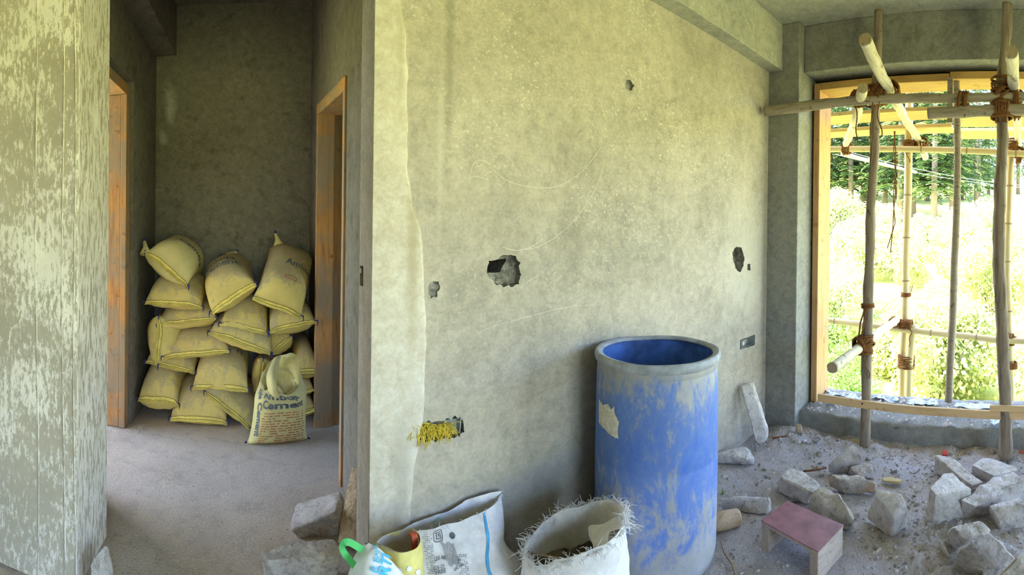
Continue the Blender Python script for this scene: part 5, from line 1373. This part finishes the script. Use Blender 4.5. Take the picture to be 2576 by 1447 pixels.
for k, (l, label) in enumerate((([(2218,1206),(2240,1204),(2271,1212),(2262,1217),(2222,1213)], 'split pale wood chip on the dirt between the heaps'), ([(2138,1108),(2160,1109),(2163,1113),(2140,1113)], 'splinter of wood at the foot of the first post'))):
    b = MB(); P_ = [on_z(x, y, 0.012 + 0.004 * (i % 2)) for i, (x, y) in enumerate(l)]; n = len(P_)
    b.add([p + V(0, 0, 0.01) for p in P_] + [p - V(0, 0, 0.004) for p in P_], [list(range(n))[::-1], list(range(n, 2*n))] + [(i, (i+1) % n, n + (i+1) % n, n + i) for i in range(n)])
    tag(b.build('wood_chip', M['dry'], loc=tuple(P_[0])), label, 'wood')
p = on_z(2378,1140,.03); b = MB()
b.tube([p + V(0,0.0,-0.012), p + V(-0.012,0.0,0.006), p + V(-0.014,0,0.010)], [0.021, 0.021, 0.014], 14); tag(b.build('bottle_cap', M['red'], loc=tuple(p)), 'small red bottle cap on the debris along the low wall', 'cap')
b = MB(); A_, B_, C_, D_ = on_z(2561,1142,.06), on_z(2600,1146,.06), on_z(2600,1124,.10), on_z(2562,1135,.09)
b.grid(lambda u, v: wrinkle(A_.lerp(B_, u).lerp(D_.lerp(C_, u), v), 0.006, 3), 8, 6); tag(b.build('wrapper', flat('wrapper', (0.40, 0.10, 0.05), 0.4, 0.4), loc=tuple(A_)), 'crumpled red-brown wrapper by the foot of the thick post', 'wrapper')
stone(Z([(2003,1066,.13),(2016,1066,.13),(2018,1078,.08),(2004,1081,.07),(2001,1082,.06),(2017,1084,.05)]), 'sandy', 'yellowish mortar lump at the foot of the corner pillar', name='mortar_lump', cat='rubble', seed=31, rough=0.5)
stone(Z([(1985,1079,.09),(1998,1076,.10),(2004,1088,.05),(1984,1092,.03),(2003,1095,.02)]), 'stone', 'white stone lump beside the yellowish mortar one', name='mortar_lump', cat='rubble', seed=32)

# stone chips: the ones that can be told apart singly
chips = [(2010,1107,15),(2020,1121,16),(2054,1118,20),(2057,1110,9),(2088,1097,9),(2108,1113,15),(2216,1117,15),(2184,1155,16),(2059,1137,13),(2054,1170,17),(2062,1160,10),(2248,1183,20),(2034,1122,10),(1922,1176,12),(1925,1194,14),(1912,1165,10),(2065,1190,18),(2272,1097,8),(2438,1144,20),(2413,1155,14),(2158,1293,17),(2215,1345,14),(2204,1372,12),(2178,1368,10),(2000,1255,20),(2298,1242,10),(1907,1340,9),(1828,1350,7),(2280,1270,16),(2550,1150,26),(2500,1140,16),(2566,1361,9),(2240,1395,12),(2255,1415,14),(2170,1345,10),(2300,1360,9),(1960,1118,9),(1943,1068,9),(1905,1210,10),(2284,1252,10),(2540,1165,12),(2470,1135,12)]
random.seed(12); protos_c = []
for k in range(5):
    bm = bmesh.new()
    for i in range(11): bm.verts.new((rnd(-1, 1), rnd(-0.75, 0.75), rnd(-0.45, 0.5)))
    bmesh.ops.convex_hull(bm, input=bm.verts[:]); bm.verts.ensure_lookup_table()
    bmesh.ops.delete(bm, geom=[v for v in bm.verts if not v.link_faces], context='VERTS')
    me = bpy.data.meshes.new('stone_chip'); bm.to_mesh(me); bm.free(); me.materials.append(M['stone'] if k % 3 else M['stone_b']); protos_c.append(me)
marks = [(1897,1060,'the leaning stone slab'), (1850,1145,'the stone behind the drum'), (1880,1270,'the flat stone beside the drum'), (2012,1220,'the squared pale block'), (2130,1155,'the slanting grey stone'), (2165,1185,'the small grey stone of the middle heap'),
    (2140,1220,'the rust-faced stone'), (2090,1275,'the brown wedge stone'), (2235,1290,'the notched upright stone'), (2020,1320,'the low stool'), (2177,1110,'the first post'), (2530,1145,'the thick post'), (2410,1185,'the long rear slab'), (2500,1180,'the broad rear stone'),
    (2385,1260,'the slab standing on edge'), (2440,1350,'the rounded grey stone'), (2540,1290,'the square grey block'), (2010,1072,'the mortar lump'), (1835,1305,'the timber offcut'), (2245,1210,'the split wood chip'), (2378,1140,'the red cap')]
for i, (px, py, w_) in enumerate(chips):
    p = on_z(px, py, 0.02); r = sqrt(p.x**2 + p.y**2); s = w_ / FX * r * 0.55
    o = bpy.data.objects.new('stone_chip', protos_c[i % 5]); COL.objects.link(o)
    o.scale = (s, s, s); o.location = (p.x, p.y, max(0, ground(p.x, p.y)) + 0.30 * s); o.rotation_euler = (rnd(-.3, .3), rnd(-.3, .3), rnd(0, 6.28))
    mk = min(marks, key=lambda q: (q[0] - px) ** 2 + ((q[1] - py) * 1.4) ** 2); dx_, dy_ = px - mk[0], (py - mk[1]) * 1.4
    where = ('right of ' if dx_ > 0 else 'left of ') if abs(dx_) > abs(dy_) else ('in front of ' if dy_ > 0 else 'behind ')
    size_ = 'tiny' if w_ < 10 else 'small' if w_ < 14 else 'thumb-sized' if w_ < 17 else 'larger'
    tag(o, size_ + (' brown' if i % 5 in (0, 3) else ' pale') + ' stone chip just ' + where + mk[2], 'stone chip', 'loose stone chips on the dirt floor')

# gravel: nobody could count it
def gravel(name, n, sampler, smin, smax, mats, label, seed):
    random.seed(seed); b = MB()
    for i in range(n):
        s = smin * (smax / smin) ** (random.random() ** 2.2)
        x, y, z = sampler()
        a = rnd(0, 6.28); ca_, sa_ = cos(a), sin(a)
        v = [(1,0,0),(0.2,0.8,0.05),(-0.9,0.3,0),(-0.5,-0.8,0.02),(0.5,-0.75,0),(0.3,0.2,0.75),(-0.4,-0.1,0.6)]
        v = [(p[0] * rnd(.7, 1.2) * s, p[1] * rnd(.6, 1.1) * s, p[2] * rnd(.6, 1.1) * s - 0.15 * s) for p in v]
        b.add([(x + p[0]*ca_ - p[1]*sa_, y + p[0]*sa_ + p[1]*ca_, z + p[2]) for p in v], [(0,1,5),(1,2,6),(1,6,5),(2,3,6),(3,4,6),(4,5,6),(4,0,5)], random.choice((0, 0, 0, 0, 1)))
    o = b.build(name, mats); tag(o, label, 'gravel', None, 'stuff'); return o
def s_room():
    while True:
        x, y = rnd(1.3, 3.18), rnd(-0.5, 1.66)
        if (x - dc.x) ** 2 + (y - dc.y) ** 2 < 0.3 ** 2: continue
        w_ = 0.25 + 0.5 * sstep(2.6, 3.1, x) + 0.9 * sstep(0.55, 0.1, sqrt((x - 2.15)**2 + (y - 0.22)**2)) + 0.4 * max(0, noise.noise(Vector((x * 3, y * 3, 2))))
        if random.random() < w_: return x, y, ground(x, y)
M['grit'] = flat('grey_grit', (0.36, 0.33, 0.315), 0.95, 0.1, var=0.45, scale=25)
gravel('gravel', 8000, s_room, 0.003, 0.021, [M['grit'], M['stone']], 'grey gravel and crushed mortar strewn over the room floor', 3)
def s_sill():
    y = rnd(-0.7, 1.42); x = rnd(3.2, 3.62); return x, y, 0.155 + 0.03 * (x - 3.2) / 0.47 + 0.012
gravel('gravel', 1500, s_sill, 0.003, 0.018, [M['stone_g'], M['stone']], 'rubble and grit covering the top of the low wall', 4)
cq = on_z(352, 1072, 0)
def s_cor():
    if random.random() < 0.45:
        a, r = rnd(0, 6.28), abs(random.gauss(0, 0.07)); x, y = cq.x + r * cos(a), cq.y + r * sin(a)
        if x < -0.95: x = -0.95 + rnd(0, 0.05)
        return x, y, 0.0
    x, y = rnd(-0.68, 0.38), rnd(1.75, 3.4); return x, y, ground(x, y)
gravel('gravel', 420, s_cor, 0.0025, 0.009, [M['stone_b'], M['stone_g']], 'grit on the corridor floor and in its left corner', 5)
# plastic scraps on the low wall
M['film'] = flat('pale_blue_film', (0.50, 0.58, 0.68), 0.35, 0.4, var=0.2, scale=20)
random.seed(17)
for k, (a, c, sz) in enumerate(((2110,992,0.16), (2222,1003,0.15), (2322,1012,0.17), (2450,1022,0.20), (2510,1062,0.08), (2150,1004,0.12))):
    p = on_z(a, c, 0.19); b = MB(); r0 = rnd(0, 3)
    b.grid(lambda u, v: wrinkle(V(p.x + (v - 0.5) * (0.10 + 0.10 * noise.noise(V(u * 4, r0, k))) + 0.05 * noise.noise(V(u * 3, k, r0)), p.y + (u - 0.5) * sz * (1.3 + 0.5 * noise.noise(V(v * 5, k, r0))), 0.192 + 0.008 * sin(u * 13 + r0) * sin(v * 9 + r0)), 0.016, k), 16, 9)
    tag(b.build('plastic_scrap', M['film'], loc=tuple(p)), ('pale blue plastic scrap on the low wall nearest the window jamb', 'pale blue plastic scrap on the low wall right of the first post', 'pale blue plastic scrap on the low wall left of the thin pole', 'pale blue plastic scrap on the low wall right of the thin pole', 'small blue scrap under the batten by the thick post', 'pale scrap behind the batten left of the first post')[k], 'scrap')
# weed by the drum
b = MB(); p = on_z(1816, 1246, 0.0); random.seed(2)
for k in range(9):
    a = rnd(0, 6.28); d = V(cos(a), sin(a), 1.1) * 0.03; s = V(-sin(a), cos(a), 0) * 0.004
    b.add([p - s, p + s, p + d], [(0, 1, 2)])
tag(b.build('weed', M['leaf2'], loc=tuple(p)), 'tiny green weed at the right side of the drum foot', 'weed')

# ------------------------------------------------------------------ fittings in the wall
M['zinc'] = flat('zinc_box', (0.42, 0.44, 0.46), 0.4, 0.5, 0.6, var=0.2)
def wallbox(name, quad, d, label):
    P_ = [on_y(x, y, WALL_Y) for x, y in quad]; n = 4; b = MB()
    F = [Vector((p.x, WALL_Y + 0.003, p.z)) for p in P_]; B_ = [Vector((p.x, WALL_Y + d, p.z)) for p in P_]
    c = sum(F, Vector()) / 4; I = [f.lerp(c, 0.03) for f in F]; J = [x.lerp(sum(B_, Vector()) / 4, 0.03) - V(0, 0.002, 0) for x in B_]
    b.add(F + B_ + I + J, [(i, (i+1) % 4, 4 + (i+1) % 4, 4 + i) for i in range(4)] + [(7,6,5,4)] + [(8 + i, 12 + i, 12 + (i+1) % 4, 8 + (i+1) % 4) for i in range(4)] + [(12,13,14,15)] + [(i, 8 + i, 8 + (i+1) % 4, (i+1) % 4) for i in range(4)])
    o = b.build(name, M['zinc'], loc=tuple(F[0])); return tag(o, label, 'switch box')
o = wallbox('switch_box', [(1030,1103),(1158,1090),(1162,1052),(1030,1068)], 0.04, 'metal switch box in the wall, stuffed with yellow straw')
wallbox('switch_box', [(1866,878),(1897,866),(1897,846),(1866,857)], 0.05, 'narrow metal switch box in the wall near the corner')
a = on_y(1868, 869, 1.715); o = MB().tube([a, a + V(0.0, 0, 0.03)], 0.012, 12).build('conduit_stub', M['paper'], loc=tuple(a)); tag(o, 'white conduit end inside the narrow switch box', 'pipe')
M['straw'] = flat('yellow_straw', (0.80, 0.60, 0.08), 0.7, var=0.3, scale=60)
random.seed(9); b = MB()
for k in range(420):
    px = rnd(1040, 1138); py = rnd(1066, 1094)
    p = on_y(px, py, WALL_Y - rnd(-0.02, 0.004)); d = V(rnd(-1, 1), rnd(-0.5, 0.2), rnd(-0.8, 0.5)).normalized(); e = V(rnd(-1, 1), rnd(-0.6, 0.1), rnd(-1, 0.4)); l = rnd(0.012, 0.034)
    b.tube([p, p + d * l * 0.5, p + d * l * 0.8 + e * l * 0.3, p + d * l + e * l * 0.6 + V(0, 0, -0.01)], [0.0012, 0.0014, 0.0012, 0.0006], 4)
for k in range(16):
    p = on_y(rnd(1052, 1078), 1096, WALL_Y - 0.012); l = rnd(0.02, 0.055)
    b.tube([p, p + V(rnd(-.01, .01), -0.004, -l * 0.5), p + V(rnd(-.02, .02), -0.002, -l)], [0.0013, 0.0013, 0.0006], 4)
tag(b.build('straw_wad', M['straw'], loc=tuple(on_y(1090, 1085, WALL_Y))), 'wad of yellow straw stuffed into the metal wall box', 'straw', None, 'stuff')
q = on_x(910, 694, 0.394); b = MB()
b.box((0.390, q.y - 0.018, q.z - 0.04), (0.3965, q.y + 0.018, q.z + 0.04)); o = b.build('switch_box', M['junk'], loc=tuple(q)); tag(o, 'small dark box let into the reveal at the end of the main wall', 'switch box')
MB().box((0.3875, q.y - 0.012, q.z + 0.012), (0.3895, q.y + 0.010, q.z + 0.03)).build('metal_strip', M['zinc'], o)
# scratches and trowel lines on the wall
sc_ = MB()
def scratch(pl, w_):
    P_ = smoothpath([on_y(x, y, WALL_Y - 0.0006) for x, y in pl], 8)
    for i in range(len(P_) - 1):
        d = (P_[i+1] - P_[i]); n = Vector((-d.z, 0, d.x)).normalized() * w_ / 2 * (0.6 + 0.7 * abs(noise.noise(P_[i] * 40)))
        sc_.add([P_[i] - n, P_[i] + n, P_[i+1] + n, P_[i+1] - n], [(0, 1, 2, 3)])
scratch([(1181,450),(1190,415),(1205,403),(1225,408),(1240,428),(1270,450),(1310,466),(1370,473),(1420,462),(1470,425),(1512,372)], 0.0022)
scratch([(1181,450),(1195,444),(1215,448),(1228,452),(1222,440),(1238,430)], 0.002)
scratch([(1198,408),(1204,420),(1212,412)], 0.002)
scratch([(1320,628),(1350,622),(1400,595),(1450,548),(1490,490),(1512,440),(1522,400)], 0.0018)
scratch([(1265,622),(1300,630),(1335,622),(1365,602)], 0.0018)
scratch([(1200,838),(1260,815),(1330,797),(1400,778),(1460,768)], 0.0016)
scratch([(1310,725),(1330,707),(1360,690)], 0.0016)
scratch([(1062,1062),(1066,1000),(1064,930),(1062,900),(1071,862)], 0.006)
struct('trim_2', sc_, flat('scratch_white', (0.74, 0.72, 0.66)))
